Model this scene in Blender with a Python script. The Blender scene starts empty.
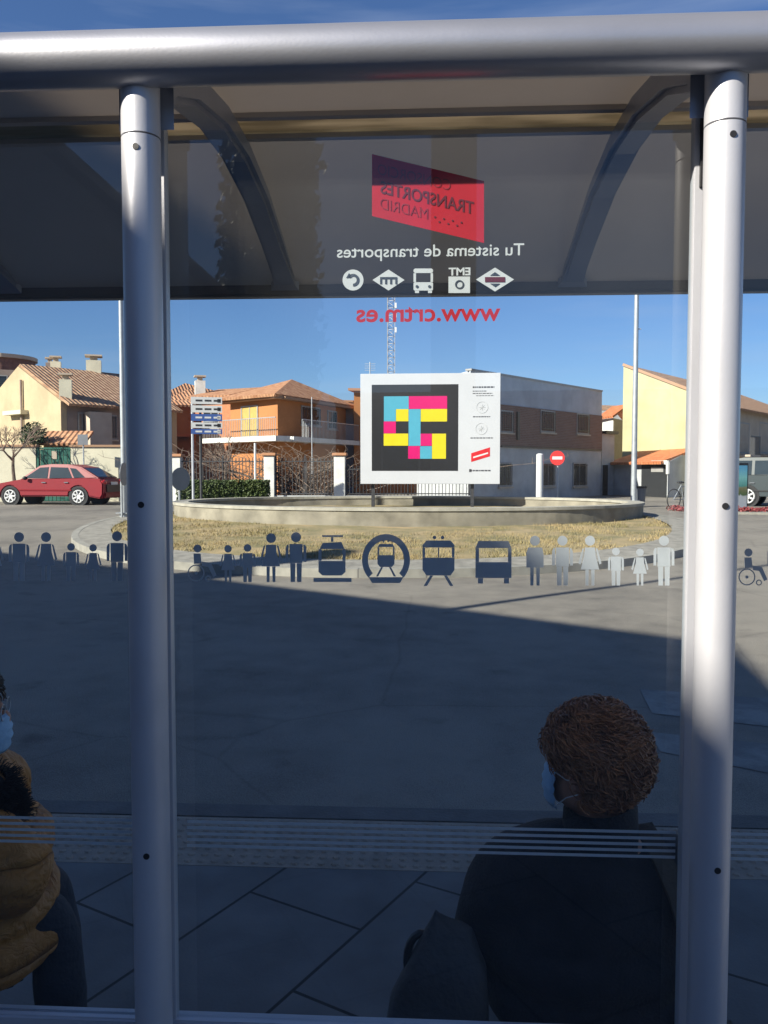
import bpy, bmesh, math, random
from mathutils import Vector, Matrix, noise
random.seed(7)
R = math.radians
scene = bpy.context.scene
COL = scene.collection
# ------------------------------------------------------------ camera
F, CX, CY = 820.0, 384.0, 512.0
CAM = Vector((0, 0, 1.6)); YAW = R(3.0); PIT = R(2.93)
fw = Vector((-math.sin(YAW)*math.cos(PIT), math.cos(YAW)*math.cos(PIT), -math.sin(PIT)))
rt = Vector((math.cos(YAW), math.sin(YAW), 0)); up = rt.cross(fw)
cd = bpy.data.cameras.new('camera'); cam = bpy.data.objects.new('camera', cd); COL.objects.link(cam)
cam.location = CAM; cam.rotation_euler = (R(90)-PIT, 0, YAW)
cd.sensor_fit = 'VERTICAL'; cd.sensor_height = 36; cd.lens = F/1024*36
cd.clip_start = 0.05; cd.clip_end = 3000
scene.camera = cam
# ------------------------------------------------------------ light
SUN_AZ, SUN_EL = 51.0, 31.0          # direction the light travels, degrees right of +y; height of sun
SD = Vector((math.sin(R(SUN_AZ))*math.cos(R(SUN_EL)), math.cos(R(SUN_AZ))*math.cos(R(SUN_EL)), -math.sin(R(SUN_EL))))
w = bpy.data.worlds.new('World'); scene.world = w; w.use_nodes = True
nt = w.node_tree; bg = nt.nodes['Background']
sky = nt.nodes.new('ShaderNodeTexSky'); sky.sky_type = 'NISHITA'; sky.sun_disc = False
sky.sun_elevation = R(SUN_EL); sky.sun_rotation = R(SUN_AZ+180); sky.air_density = 1.0; sky.dust_density = 0.1; sky.ozone_density = 6.0
tc = nt.nodes.new('ShaderNodeTexCoord'); mp = nt.nodes.new('ShaderNodeMapping'); mp.inputs['Scale'].default_value = (1.0, 1.0, 9.0)
nz = nt.nodes.new('ShaderNodeTexNoise'); nz.inputs['Scale'].default_value = 2.3; nz.inputs['Detail'].default_value = 7
cr = nt.nodes.new('ShaderNodeValToRGB'); cr.color_ramp.elements[0].position = .50; cr.color_ramp.elements[1].position = .9
cr.color_ramp.elements[1].color = (.5, .5, .5, 1)
mx = nt.nodes.new('ShaderNodeMix'); mx.data_type = 'RGBA'; mx.inputs[7].default_value = (5, 5.6, 6.4, 1)
nt.links.new(tc.outputs['Generated'], mp.inputs['Vector']); nt.links.new(mp.outputs[0], nz.inputs['Vector'])
nt.links.new(nz.outputs['Fac'], cr.inputs[0]); nt.links.new(cr.outputs[0], mx.inputs[0])
nt.links.new(sky.outputs[0], mx.inputs[6]); tn = nt.nodes.new('ShaderNodeMix'); tn.data_type = 'RGBA'; tn.blend_type = 'MULTIPLY'; tn.inputs[0].default_value = 1; tn.inputs[7].default_value = (.90, .965, 1.10, 1)
nt.links.new(mx.outputs[2], tn.inputs[6]); nt.links.new(tn.outputs[2], bg.inputs[0])
bg.inputs[1].default_value = 0.05
sl = bpy.data.lights.new('sun', 'SUN'); sl.energy = 5; sl.angle = R(.53); sl.color = (1, .92, .78)
so = bpy.data.objects.new('sun', sl); COL.objects.link(so); so.rotation_euler = SD.to_track_quat('-Z', 'Y').to_euler()
so.location = (-30, -30, 40)
scene.view_settings.view_transform = 'Standard'; scene.view_settings.look = 'None'
scene.view_settings.exposure = 1.15; scene.view_settings.gamma = 1
scene.render.engine = 'CYCLES'; scene.cycles.transparent_max_bounces = 24; scene.cycles.max_bounces = 8
# ------------------------------------------------------------ picture <-> place helpers
def ray(px, py): return fw + rt*((px-CX)/F) + up*((CY-py)/F)
def P(px, py, d):                      # point seen at px,py at horizontal distance d in front
    r = ray(px, py); f2 = Vector((fw.x, fw.y)).normalized()
    return CAM + r*(d/(r.x*f2.x + r.y*f2.y))
def PY(px, py, Y): r = ray(px, py); return CAM + r*(Y/r.y)
def smooth(a, b, t):
    t = max(0, min(1, (t-a)/(b-a))); return t*t*(3-2*t)
KERB_Y = 3.72
def hz(x, y):                          # street level
    if y < KERB_Y: return 0.0
    return -.12 + .14*smooth(4, 11, y) + .28*smooth(11, 25, y)
def G(px, py):
    r = ray(px, py); lo = .5
    t = lo
    while t < 400:
        p = CAM + r*t
        if p.z <= hz(p.x, p.y): return p
        t += .01 + t*.001
    return CAM + r*t
# ------------------------------------------------------------ materials
def mat(name, col, rough=.8, var=.12, scale=6, bump=.15, bscale=60, metal=0, spec=.5, coat=0, trans=None, col2=None, cscale=None, stretch=None):
    m = bpy.data.materials.new(name); m.use_nodes = True; n = m.node_tree.nodes; l = m.node_tree.links
    b = n['Principled BSDF']; b.inputs['Roughness'].default_value = rough; b.inputs['Metallic'].default_value = metal
    b.inputs['Specular IOR Level'].default_value = spec; b.inputs['Coat Weight'].default_value = coat
    t = n.new('ShaderNodeTexCoord'); vec = t.outputs['Object']
    if stretch:
        mpn = n.new('ShaderNodeMapping'); mpn.inputs['Scale'].default_value = stretch; l.new(vec, mpn.inputs[0]); vec = mpn.outputs[0]
    a = n.new('ShaderNodeTexNoise'); a.inputs['Scale'].default_value = scale; a.inputs['Detail'].default_value = 8; a.inputs['Roughness'].default_value = .6
    l.new(vec, a.inputs['Vector'])
    r = n.new('ShaderNodeValToRGB'); c2 = col2 or tuple(c*(1+var) for c in col); c1 = col if col2 else tuple(c*(1-var) for c in col)
    r.color_ramp.elements[0].position = .35; r.color_ramp.elements[1].position = .65
    r.color_ramp.elements[0].color = (*c1, 1); r.color_ramp.elements[1].color = (*c2, 1)
    l.new(a.outputs['Fac'], r.inputs[0]); l.new(r.outputs[0], b.inputs['Base Color'])
    if bump:
        a2 = n.new('ShaderNodeTexNoise'); a2.inputs['Scale'].default_value = bscale; a2.inputs['Detail'].default_value = 4
        l.new(vec, a2.inputs['Vector'])
        bn = n.new('ShaderNodeBump'); bn.inputs['Strength'].default_value = bump; bn.inputs['Distance'].default_value = .02
        l.new(a2.outputs['Fac'], bn.inputs['Height']); l.new(bn.outputs[0], b.inputs['Normal'])
    return m
def nodes(m): return m.node_tree.nodes, m.node_tree.links, m.node_tree.nodes['Principled BSDF']
M = {}
M['alu'] = mat('powder coated aluminium', (.47, .48, .52), .40, .05, 3, .02, 200, metal=.3)
nn, ll, bb = M['alu'].node_tree.nodes, M['alu'].node_tree.links, M['alu'].node_tree.nodes['Principled BSDF']
M['beam'] = mat('anodised beam', (.42, .43, .47), .33, .05, 3, .02, 200, metal=.75)
for m_ in (M['alu'], M['beam']):         # scuffs and grime
    nn, ll = m_.node_tree.nodes, m_.node_tree.links; bb = nn['Principled BSDF']; t = nn.new('ShaderNodeTexCoord'); mpn = nn.new('ShaderNodeMapping'); mpn.inputs['Scale'].default_value = (3, 3, 2) if m_ is M['alu'] else (1.2, 4, 4)
    a = nn.new('ShaderNodeTexNoise'); a.inputs['Scale'].default_value = 1.5; a.inputs['Detail'].default_value = 9; ll.new(t.outputs['Object'], mpn.inputs[0]); ll.new(mpn.outputs[0], a.inputs['Vector'])
    mr = nn.new('ShaderNodeMapRange'); mr.inputs[1].default_value = .35; mr.inputs[2].default_value = .7; mr.inputs[3].default_value = .36; mr.inputs[4].default_value = .46; ll.new(a.outputs['Fac'], mr.inputs[0]); ll.new(mr.outputs[0], bb.inputs['Roughness'])
    old = bb.inputs['Base Color'].links[0].from_socket; r = nn.new('ShaderNodeMapRange'); r.inputs[1].default_value = .6; r.inputs[2].default_value = .78; r.inputs[3].default_value = 1; r.inputs[4].default_value = .82; ll.new(a.outputs['Fac'], r.inputs[0])
    mm = nn.new('ShaderNodeMix'); mm.data_type = 'RGBA'; mm.blend_type = 'MULTIPLY'; mm.inputs[0].default_value = 1; ll.new(old, mm.inputs[6]); ll.new(r.outputs[0], mm.inputs[7]); ll.new(mm.outputs[2], bb.inputs['Base Color'])
M['alu_dark'] = mat('dark aluminium', (.16, .17, .19), .45, .08, 4, .02, metal=.2)
M['black'] = mat('black plastic', (.015, .015, .017), .5, .1, 8, .05)
M['roof_in'] = mat('roof lining', (.62, .60, .58), .6, .1, 1.4, .03)
M['rib'] = mat('rib steel', (.30, .33, .40), .35, .06, 3, .02, metal=.4)
M['white'] = mat('white render', (.62, .61, .58), .85, .13, 2, .15, 30)
M['cream'] = mat('cream wall', (.60, .56, .43), .85, .08, 1.5, .15, 30)
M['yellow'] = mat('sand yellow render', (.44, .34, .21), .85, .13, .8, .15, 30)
M['pale_yellow'] = mat('pale yellow render', (.46, .42, .24), .85, .12, .6, .12, 30)
M['orange'] = mat('orange render', (.42, .17, .06), .85, .07, .9, .12, 30)
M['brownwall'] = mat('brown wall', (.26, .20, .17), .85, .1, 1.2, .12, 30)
M['grey'] = mat('grey render', (.42, .43, .44), .85, .13, 1.2, .12, 30)
M['lightgrey'] = mat('light grey render', (.42, .45, .50), .85, .12, 1, .12, 30)
M['beige'] = mat('beige render', (.46, .38, .30), .85, .1, 1.3, .12, 30)
M['concrete'] = mat('concrete', (.24, .225, .195), .9, .25, 5, .4, 40)
M['glassdark'] = mat('window pane', (.03, .035, .04), .12, .2, 2, 0, spec=.6)
M['frame'] = mat('window frame', (.30, .29, .28), .6, .1, 5, 0)
M['iron'] = mat('iron', (.05, .05, .055), .5, .2, 9, .1, metal=.3)
M['green'] = mat('green painted metal', (.025, .12, .09), .5, .1, 4, .05)
M['garage'] = mat('dark door', (.016, .018, .022), .85, .15, 3, .05)
M['shutter'] = mat('yellow shutter', (.45, .31, .09), .6, .08, 5, .05)
M['bark'] = mat('bark', (.14, .11, .085), .95, .3, 12, .5, 40)
M['twig'] = mat('twig', (.19, .14, .11), .95, .3, 12, .2)
M['leaf'] = mat('leaf', (.045, .075, .022), .6, .3, 4, 0, col2=(.10, .13, .035))
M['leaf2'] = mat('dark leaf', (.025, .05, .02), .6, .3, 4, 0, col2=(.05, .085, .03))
M['redleaf'] = mat('red leaves', (.16, .02, .025), .6, .3, 9, 0, col2=(.25, .05, .05))
M['steel'] = mat('galvanised steel', (.42, .44, .46), .45, .1, 5, .05, metal=.5)
M['signwhite'] = mat('sign white', (.58, .58, .58), .35, .03, 4, 0)
M['film'] = mat('frosted vinyl film', (.60, .60, .62), .7, .04, 30, 0)
M['film_white'] = mat('white vinyl film', (.6, .6, .6), .6, .03, 30, 0)
M['film_red'] = mat('red vinyl film', (.62, .018, .04), .5, .05, 20, 0)
M['film_print'] = mat('dark print', (.10, .008, .02), .5, .05, 20, 0)
def bricks(name, c1, c2, mortar, sx, sy, msize=.02, rough=.85, bump=.3, rot=0, off=.5):
    m = bpy.data.materials.new(name); m.use_nodes = True; n, l, b = nodes(m); b.inputs['Roughness'].default_value = rough
    t = n.new('ShaderNodeTexCoord'); mpn = n.new('ShaderNodeMapping'); mpn.inputs['Rotation'].default_value = (0, 0, rot)
    l.new(t.outputs['Object'], mpn.inputs[0])
    br = n.new('ShaderNodeTexBrick'); br.inputs['Scale'].default_value = 1; br.inputs['Brick Width'].default_value = sx; br.inputs['Row Height'].default_value = sy
    br.inputs['Mortar Size'].default_value = msize; br.inputs['Mortar Smooth'].default_value = .3; br.offset = off
    br.inputs['Color1'].default_value = (*c1, 1); br.inputs['Color2'].default_value = (*c2, 1); br.inputs['Mortar'].default_value = (*mortar, 1)
    l.new(mpn.outputs[0], br.inputs['Vector'])
    nn = n.new('ShaderNodeTexNoise'); nn.inputs['Scale'].default_value = 4; nn.inputs['Detail'].default_value = 9; l.new(t.outputs['Object'], nn.inputs['Vector'])
    rr = n.new('ShaderNodeMapRange'); rr.inputs[1].default_value = .3; rr.inputs[2].default_value = .7; rr.inputs[3].default_value = .78; rr.inputs[4].default_value = 1.2; l.new(nn.outputs['Fac'], rr.inputs[0])
    mm = n.new('ShaderNodeMix'); mm.data_type = 'RGBA'; mm.blend_type = 'MULTIPLY'; mm.inputs[0].default_value = 1
    l.new(br.outputs['Color'], mm.inputs[6]); l.new(rr.outputs[0], mm.inputs[7]); l.new(mm.outputs[2], b.inputs['Base Color'])
    bn = n.new('ShaderNodeBump'); bn.inputs['Strength'].default_value = bump; bn.inputs['Distance'].default_value = .01; bn.invert = True
    n2 = n.new('ShaderNodeTexNoise'); n2.inputs['Scale'].default_value = 90; l.new(t.outputs['Object'], n2.inputs['Vector'])
    ad = n.new('ShaderNodeMath'); ad.operation = 'MULTIPLY_ADD'; ad.inputs[1].default_value = .25
    l.new(n2.outputs['Fac'], ad.inputs[0]); l.new(br.outputs['Fac'], ad.inputs[2]); l.new(ad.outputs[0], bn.inputs['Height']); l.new(bn.outputs[0], b.inputs['Normal'])
    return m
M['slabs'] = bricks('pavement slabs', (.125, .125, .125), (.15, .148, .145), (.02, .02, .02), .78, .5, .007, .85, .5, rot=R(-62))
def tiles(name, c1, c2, w=.22):
    m = bpy.data.materials.new(name); m.use_nodes = True; n, l, b = nodes(m); b.inputs['Roughness'].default_value = .85
    t = n.new('ShaderNodeTexCoord')
    wv = n.new('ShaderNodeTexWave'); wv.wave_type = 'BANDS'; wv.bands_direction = 'X'; wv.inputs['Scale'].default_value = .314/w; wv.inputs['Distortion'].default_value = .3
    wz = n.new('ShaderNodeTexWave'); wz.wave_type = 'BANDS'; wz.bands_direction = 'Y'; wz.wave_profile = 'SAW'; wz.inputs['Scale'].default_value = .314/.38
    l.new(t.outputs['UV'], wv.inputs['Vector']); l.new(t.outputs['UV'], wz.inputs['Vector'])
    v = n.new('ShaderNodeTexNoise'); v.inputs['Scale'].default_value = 3.5; v.inputs['Detail'].default_value = 8; l.new(t.outputs['UV'], v.inputs['Vector'])
    r = n.new('ShaderNodeValToRGB'); r.color_ramp.elements[0].color = (*c1, 1); r.color_ramp.elements[1].color = (*c2, 1)
    r.color_ramp.elements[0].position = .38; r.color_ramp.elements[1].position = .62
    l.new(v.outputs['Fac'], r.inputs[0]); l.new(r.outputs[0], b.inputs['Base Color'])
    ad = n.new('ShaderNodeMath'); ad.operation = 'MULTIPLY_ADD'; ad.inputs[1].default_value = .3; l.new(wz.outputs['Fac'], ad.inputs[0]); l.new(wv.outputs['Fac'], ad.inputs[2])
    bn = n.new('ShaderNodeBump'); bn.inputs['Strength'].default_value = .8; bn.inputs['Distance'].default_value = .06
    l.new(ad.outputs[0], bn.inputs['Height']); l.new(bn.outputs[0], b.inputs['Normal'])
    return m
M['tile'] = tiles('terracotta tiles', (.34, .15, .075), (.50, .27, .15))
M['tile_old'] = tiles('old terracotta tiles', (.28, .15, .09), (.42, .27, .17))
M['tile_red'] = tiles('bright terracotta tiles', (.48, .14, .05), (.60, .22, .09))
# asphalt
def asphalt():
    m = bpy.data.materials.new('asphalt'); m.use_nodes = True; n, l, b = nodes(m)
    t = n.new('ShaderNodeTexCoord'); b.inputs['Roughness'].default_value = .85
    def noi(s, d=6):
        a = n.new('ShaderNodeTexNoise'); a.inputs['Scale'].default_value = s; a.inputs['Detail'].default_value = d; l.new(t.outputs['Object'], a.inputs['Vector']); return a
    a, c, g = noi(.35), noi(3, 9), noi(140, 2)
    s = n.new('ShaderNodeMath'); s.operation = 'MULTIPLY_ADD'; s.inputs[1].default_value = .5; l.new(c.outputs['Fac'], s.inputs[0]); l.new(a.outputs['Fac'], s.inputs[2])
    s2 = n.new('ShaderNodeMath'); s2.operation = 'MULTIPLY_ADD'; s2.inputs[1].default_value = .8; l.new(g.outputs['Fac'], s2.inputs[0]); l.new(s.outputs[0], s2.inputs[2])
    dv = n.new('ShaderNodeMath'); dv.operation = 'MULTIPLY'; dv.inputs[1].default_value = .8
    r = n.new('ShaderNodeValToRGB'); r.color_ramp.elements[0].position = .72; r.color_ramp.elements[1].position = 1.0
    r.color_ramp.elements[0].color = (.135, .121, .104, 1); r.color_ramp.elements[1].color = (.25, .225, .19, 1)
    l.new(s2.outputs[0], dv.inputs[0]); l.new(dv.outputs[0], r.inputs[0])
    # cracks: thin voronoi seams, only in places
    v = n.new('ShaderNodeTexVoronoi'); v.feature = 'DISTANCE_TO_EDGE'; v.inputs['Scale'].default_value = .33
    wn = noi(1.2); mi = n.new('ShaderNodeMix'); mi.data_type = 'RGBA'; mi.inputs[0].default_value = .12
    l.new(t.outputs['Object'], mi.inputs[6]); l.new(wn.outputs['Color'], mi.inputs[7]); l.new(mi.outputs[2], v.inputs['Vector'])
    cr2 = n.new('ShaderNodeMapRange'); cr2.inputs[1].default_value = 0; cr2.inputs[2].default_value = .006; cr2.inputs[3].default_value = .82; cr2.inputs[4].default_value = 1
    l.new(v.outputs['Distance'], cr2.inputs[0])
    mm = n.new('ShaderNodeMix'); mm.data_type = 'RGBA'; mm.blend_type = 'MULTIPLY'; mm.inputs[0].default_value = 1
    l.new(r.outputs[0], mm.inputs[6]); l.new(cr2.outputs[0], mm.inputs[7]); l.new(mm.outputs[2], b.inputs['Base Color'])
    st = noi(1.7, 5); sr = n.new('ShaderNodeMapRange'); sr.inputs[1].default_value = .64; sr.inputs[2].default_value = .74; sr.inputs[3].default_value = 1; sr.inputs[4].default_value = .62; l.new(st.outputs['Fac'], sr.inputs[0])
    m3 = n.new('ShaderNodeMix'); m3.data_type = 'RGBA'; m3.blend_type = 'MULTIPLY'; m3.inputs[0].default_value = 1; l.new(mm.outputs[2], m3.inputs[6]); l.new(sr.outputs[0], m3.inputs[7]); l.new(m3.outputs[2], b.inputs['Base Color'])
    bn = n.new('ShaderNodeBump'); bn.inputs['Strength'].default_value = .8; bn.inputs['Distance'].default_value = .015
    l.new(g.outputs['Fac'], bn.inputs['Height']); l.new(bn.outputs[0], b.inputs['Normal'])
    return m
M['asphalt'] = asphalt()
M['dirt'] = mat('dry ground', (.20, .16, .11), .95, .2, 3, .4, 30)
M['drygrass'] = mat('dry grass ground', (.17, .15, .07), .95, .2, 1.6, .5, 30, col2=(.35, .26, .14))
M['blade'] = mat('grass blade', (.19, .165, .07), .8, .2, .8, 0, col2=(.36, .27, .13))
M['kerb'] = bricks('kerb stone', (.25, .24, .21), (.30, .285, .25), (.14, .13, .12), 1.0, 10, .012, .9, .3)
M['tactile'] = mat('tactile paving', (.30, .25, .20), .85, .15, 9, .3, 80)
def planter_mat():
    m = bpy.data.materials.new('planter stone'); m.use_nodes = True; n, l, b = nodes(m); b.inputs['Roughness'].default_value = .9
    t = n.new('ShaderNodeTexCoord'); a = n.new('ShaderNodeTexNoise'); a.inputs['Scale'].default_value = 2; a.inputs['Detail'].default_value = 10; l.new(t.outputs['Object'], a.inputs['Vector'])
    r = n.new('ShaderNodeValToRGB'); r.color_ramp.elements[0].color = (.15, .135, .105, 1); r.color_ramp.elements[1].color = (.31, .28, .22, 1); r.color_ramp.elements[0].position = .3; r.color_ramp.elements[1].position = .7
    l.new(a.outputs['Fac'], r.inputs[0]); l.new(r.outputs[0], b.inputs['Base Color']); return m
M['planter'] = planter_mat()
def glass_mat(name, tint=(.93, .96, .97), ior=1.5, boost=1.0):
    m = bpy.data.materials.new(name); m.use_nodes = True; n, l = m.node_tree.nodes, m.node_tree.links
    n.remove(n['Principled BSDF']); o = n['Material Output']
    tr = n.new('ShaderNodeBsdfTransparent'); tr.inputs[0].default_value = (*tint, 1)
    gl = n.new('ShaderNodeBsdfGlossy'); gl.inputs['Roughness'].default_value = .01
    fr = n.new('ShaderNodeFresnel'); fr.inputs[0].default_value = ior
    # fine dust and wipe marks
    t = n.new('ShaderNodeTexCoord'); a = n.new('ShaderNodeTexNoise'); a.inputs['Scale'].default_value = 3; a.inputs['Detail'].default_value = 6; l.new(t.outputs['Object'], a.inputs['Vector'])
    mr = n.new('ShaderNodeMapRange'); mr.inputs[1].default_value = .35; mr.inputs[2].default_value = .75; mr.inputs[3].default_value = .001; mr.inputs[4].default_value = .016; l.new(a.outputs['Fac'], mr.inputs[0])
    df = n.new('ShaderNodeBsdfDiffuse'); df.inputs[0].default_value = (.6, .6, .6, 1)
    m1 = n.new('ShaderNodeMixShader'); l.new(mr.outputs[0], m1.inputs[0]); l.new(tr.outputs[0], m1.inputs[1]); l.new(df.outputs[0], m1.inputs[2])
    m2 = n.new('ShaderNodeMixShader')
    # mirror-like share: same at both faces of the pane, so the two together reflect as a real sheet does
    ge = n.new('ShaderNodeNewGeometry'); iv = n.new('ShaderNodeMath'); iv.operation = 'SUBTRACT'; iv.inputs[0].default_value = 1; l.new(ge.outputs['Backfacing'], iv.inputs[1])
    mu = n.new('ShaderNodeMath'); mu.operation = 'MULTIPLY'; l.new(fr.outputs[0], mu.inputs[0]); l.new(iv.outputs[0], mu.inputs[1])
    mu2 = n.new('ShaderNodeMath'); mu2.operation = 'MULTIPLY'; mu2.inputs[1].default_value = 2*boost; l.new(mu.outputs[0], mu2.inputs[0])
    l.new(mu2.outputs[0], m2.inputs[0]); l.new(m1.outputs[0], m2.inputs[1]); l.new(gl.outputs[0], m2.inputs[2]); l.new(m2.outputs[0], o.inputs[0])
    return m
M['glass'] = glass_mat('shelter glass', boost=.8)
M['carglass'] = mat('car glass', (.03, .04, .045), .06, .1, 2, 0, spec=.7)
M['stripe'] = mat('frosted stripe film', (.62, .62, .64), .8, .05, 30, 0)
for k_, f_ in (('film', .3), ('film_white', .15), ('stripe', .15), ('film_red', .4)):
    nn, ll, bb = nodes(M[k_]); tl = nn.new('ShaderNodeBsdfTranslucent'); c_ = bb.inputs['Base Color'].links[0].from_socket; ll.new(c_, tl.inputs[0]); ms = nn.new('ShaderNodeMixShader'); ms.inputs[0].default_value = f_
    ll.new(bb.outputs[0], ms.inputs[1]); ll.new(tl.outputs[0], ms.inputs[2]); ll.new(ms.outputs[0], nn['Material Output'].inputs[0])
# ------------------------------------------------------------ mesh builder
class MB:
    def __init__(s): s.v = []; s.f = []; s.uv = []
    def add(s, vs, fs):
        o = len(s.v); s.v += [Vector(v) for v in vs]; s.f += [tuple(i+o for i in f) for f in fs]; return s
    def box(s, c, d, rz=0, M4=None):
        cx, cy, cz = c; dx, dy, dz = d[0]/2, d[1]/2, d[2]/2
        vs = [Vector((x*dx, y*dy, z*dz)) for x in (-1, 1) for y in (-1, 1) for z in (-1, 1)]
        m = Matrix.Rotation(rz, 4, 'Z') if M4 is None else M4
        vs = [m @ v + Vector(c) for v in vs]
        return s.add(vs, [(0, 1, 3, 2), (4, 6, 7, 5), (0, 4, 5, 1), (2, 3, 7, 6), (0, 2, 6, 4), (1, 5, 7, 3)])
    def prism(s, pts, z0, z1):          # pts ccw seen from above
        n = len(pts); a = sum(pts[i][0]*pts[(i+1) % n][1]-pts[(i+1) % n][0]*pts[i][1] for i in range(n))
        if a < 0: pts = pts[::-1]
        vs = [(p[0], p[1], z0) for p in pts]+[(p[0], p[1], z1) for p in pts]
        return s.add(vs, [tuple(range(n))[::-1], tuple(range(n, 2*n))]+[(i, (i+1) % n, n+(i+1) % n, n+i) for i in range(n)])
    def slab(s, pts, th):               # any planar polygon thickened downward
        n = len(pts); pts = [Vector(p) for p in pts]; nr = (pts[1]-pts[0]).cross(pts[2]-pts[0]).normalized()
        if nr.z < 0: pts = pts[::-1]; nr = -nr
        lo = [p-nr*th for p in pts]
        return s.add(lo+pts, [tuple(range(n))[::-1], tuple(range(n, 2*n))]+[(i, (i+1) % n, n+(i+1) % n, n+i) for i in range(n)])
    def tube(s, pts, r, k=10, caps=True):
        pts = [Vector(p) for p in pts]; n = len(pts); rs = r if isinstance(r, (list, tuple)) else [r]*n
        o = len(s.v); ref = None
        for i, p in enumerate(pts):
            t = (pts[min(i+1, n-1)]-pts[max(i-1, 0)]).normalized()
            if ref is None: ref = t.orthogonal().normalized()
            ref = (ref - t*ref.dot(t)).normalized(); b = t.cross(ref)
            for j in range(k):
                a = 2*math.pi*j/k; s.v.append(p+(ref*math.cos(a)+b*math.sin(a))*rs[i])
        for i in range(n-1):
            for j in range(k):
                s.f.append((o+i*k+j, o+i*k+(j+1) % k, o+(i+1)*k+(j+1) % k, o+(i+1)*k+j))
        if caps: s.f.append(tuple(o+j for j in range(k))[::-1]); s.f.append(tuple(o+(n-1)*k+j for j in range(k)))
        return s
    def disc(s, c, nrm, r, th, k=28):
        c = Vector(c); n = Vector(nrm).normalized(); return s.tube([c-n*th/2, c+n*th/2], r, k)
    def ell(s, c, r, seg=20, rings=12, rot=None):
        vs = []; fs = []; rot = rot or Matrix.Identity(3)
        for i in range(rings+1):
            th = math.pi*i/rings
            for j in range(seg):
                a = 2*math.pi*j/seg
                vs.append(Vector(c)+rot @ Vector((r[0]*math.sin(th)*math.cos(a), r[1]*math.sin(th)*math.sin(a), r[2]*math.cos(th))))
        for i in range(rings):
            for j in range(seg):
                fs.append((i*seg+j, (i+1)*seg+j, (i+1)*seg+(j+1) % seg, i*seg+(j+1) % seg))
        return s.add(vs, fs)
    def build(s, name, m, parent=None, smooth_=False, bevel=0, origin=None):
        me = bpy.data.meshes.new(name)
        org = Vector(origin) if origin is not None else (parent.matrix_world_t if False else Vector((0, 0, 0)))
        me.from_pydata([v-org for v in s.v], [], s.f)
        bm = bmesh.new(); bm.from_mesh(me)
        bmesh.ops.remove_doubles(bm, verts=bm.verts, dist=1e-5)
        if bevel: bmesh.ops.bevel(bm, geom=[e for e in bm.edges if len(e.link_faces) == 2 and e.calc_face_angle(0) > .5], offset=bevel, segments=2, affect='EDGES', clamp_overlap=True)
        bmesh.ops.recalc_face_normals(bm, faces=bm.faces) if len(bm.faces) < 60000 else None
        bm.to_mesh(me); bm.free()
        me.materials.append(M[m] if isinstance(m, str) else m)
        if smooth_:
            for p in me.polygons: p.use_smooth = True
            try: me.set_sharp_from_angle(angle=R(40))
            except Exception: pass
        o = bpy.data.objects.new(name, me); COL.objects.link(o)
        if origin is not None and parent is None: o.location = org
        if parent is not None:
            o.parent = parent
            root = parent
            loc = Vector((0, 0, 0))
            while root is not None: loc += root.location; root = root.parent
            o.location = -loc if origin is None else org-loc
        return o
def thing(name, label, cat, loc, group=None):
    o = bpy.data.objects.new(name, None); COL.objects.link(o); o.location = loc; o.empty_display_size = .2
    o['label'] = label; o['category'] = cat
    if group: o['group'] = group
    return o
def tag(o, label, cat, group=None):
    o['label'] = label; o['category'] = cat
    if group: o['group'] = group
    return o
def struct(o): o['kind'] = 'structure'; return o
def uvroof(o, udir):                    # UV = metres along eave, up slope
    me = o.data; uv = me.uv_layers.new(name='UVMap'); ud = Vector((udir[0], udir[1], 0)).normalized()
    for p in me.polygons:
        vd = p.normal.cross(ud)
        if vd.length < .1: vd = Vector((0, 0, 1))
        vd.normalize()
        for li in p.loop_indices:
            c = me.vertices[me.loops[li].vertex_index].co; uv.data[li].uv = (c.dot(ud), c.dot(vd))
# ------------------------------------------------------------ ground
def grid_surface(name, xs, ys, zf, m):
    mb = MB(); nx, ny = len(xs), len(ys)
    mb.v = [Vector((x, y, zf(x, y))) for y in ys for x in xs]
    mb.f = [(j*nx+i, j*nx+i+1, (j+1)*nx+i+1, (j+1)*nx+i) for j in range(ny-1) for i in range(nx-1)]
    return struct(mb.build(name, m, smooth_=True))
xs = [-900, -300, -120]+[-60+i*2 for i in range(61)]+[120, 300, 900]
ys = [KERB_Y+.10+i*.5 for i in range(50)]+[30, 35, 40, 60, 100, 300, 1500]
grid_surface('road', xs, ys, hz, 'asphalt')
g = MB(); g.prism([(-60, -60), (60, -60), (60, 3.20), (-60, 3.20)], -.3, 0); struct(g.build('pavement', 'slabs'))
g = MB(); g.prism([(-60, 3.66), (60, 3.66), (60, KERB_Y+.10), (-60, KERB_Y+.10)], -.3, .002); struct(g.build('kerb', mat('worn kerb', (.12, .115, .11), .9, .2, 5, .3), bevel=.012))
g = MB(); g.prism([(-900, -900), (900, -900), (900, -60), (-900, -60)], -.35, -.01); struct(g.build('ground', 'dirt'))
# tactile strip with raised studs
g = MB(); g.prism([(-8, 3.202), (8, 3.202), (8, 3.658), (-8, 3.658)], -.1, .001)
for i in range(int(8/.055)):
    for j in range(8):
        x = -4+i*.055; y = 3.235+j*.056; r = .017
        vs = [(x+r*math.cos(a*math.pi/3), y+r*math.sin(a*math.pi/3), .002) for a in range(6)]+[(x+r*.6*math.cos(a*math.pi/3), y+r*.6*math.sin(a*math.pi/3), .007) for a in range(6)]
        g.add(vs, [(6, 7, 8, 9, 10, 11)]+[(a, (a+1) % 6, 6+(a+1) % 6, 6+a) for a in range(6)])
o = g.build('tactile_paving', 'tactile'); struct(o)
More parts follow.
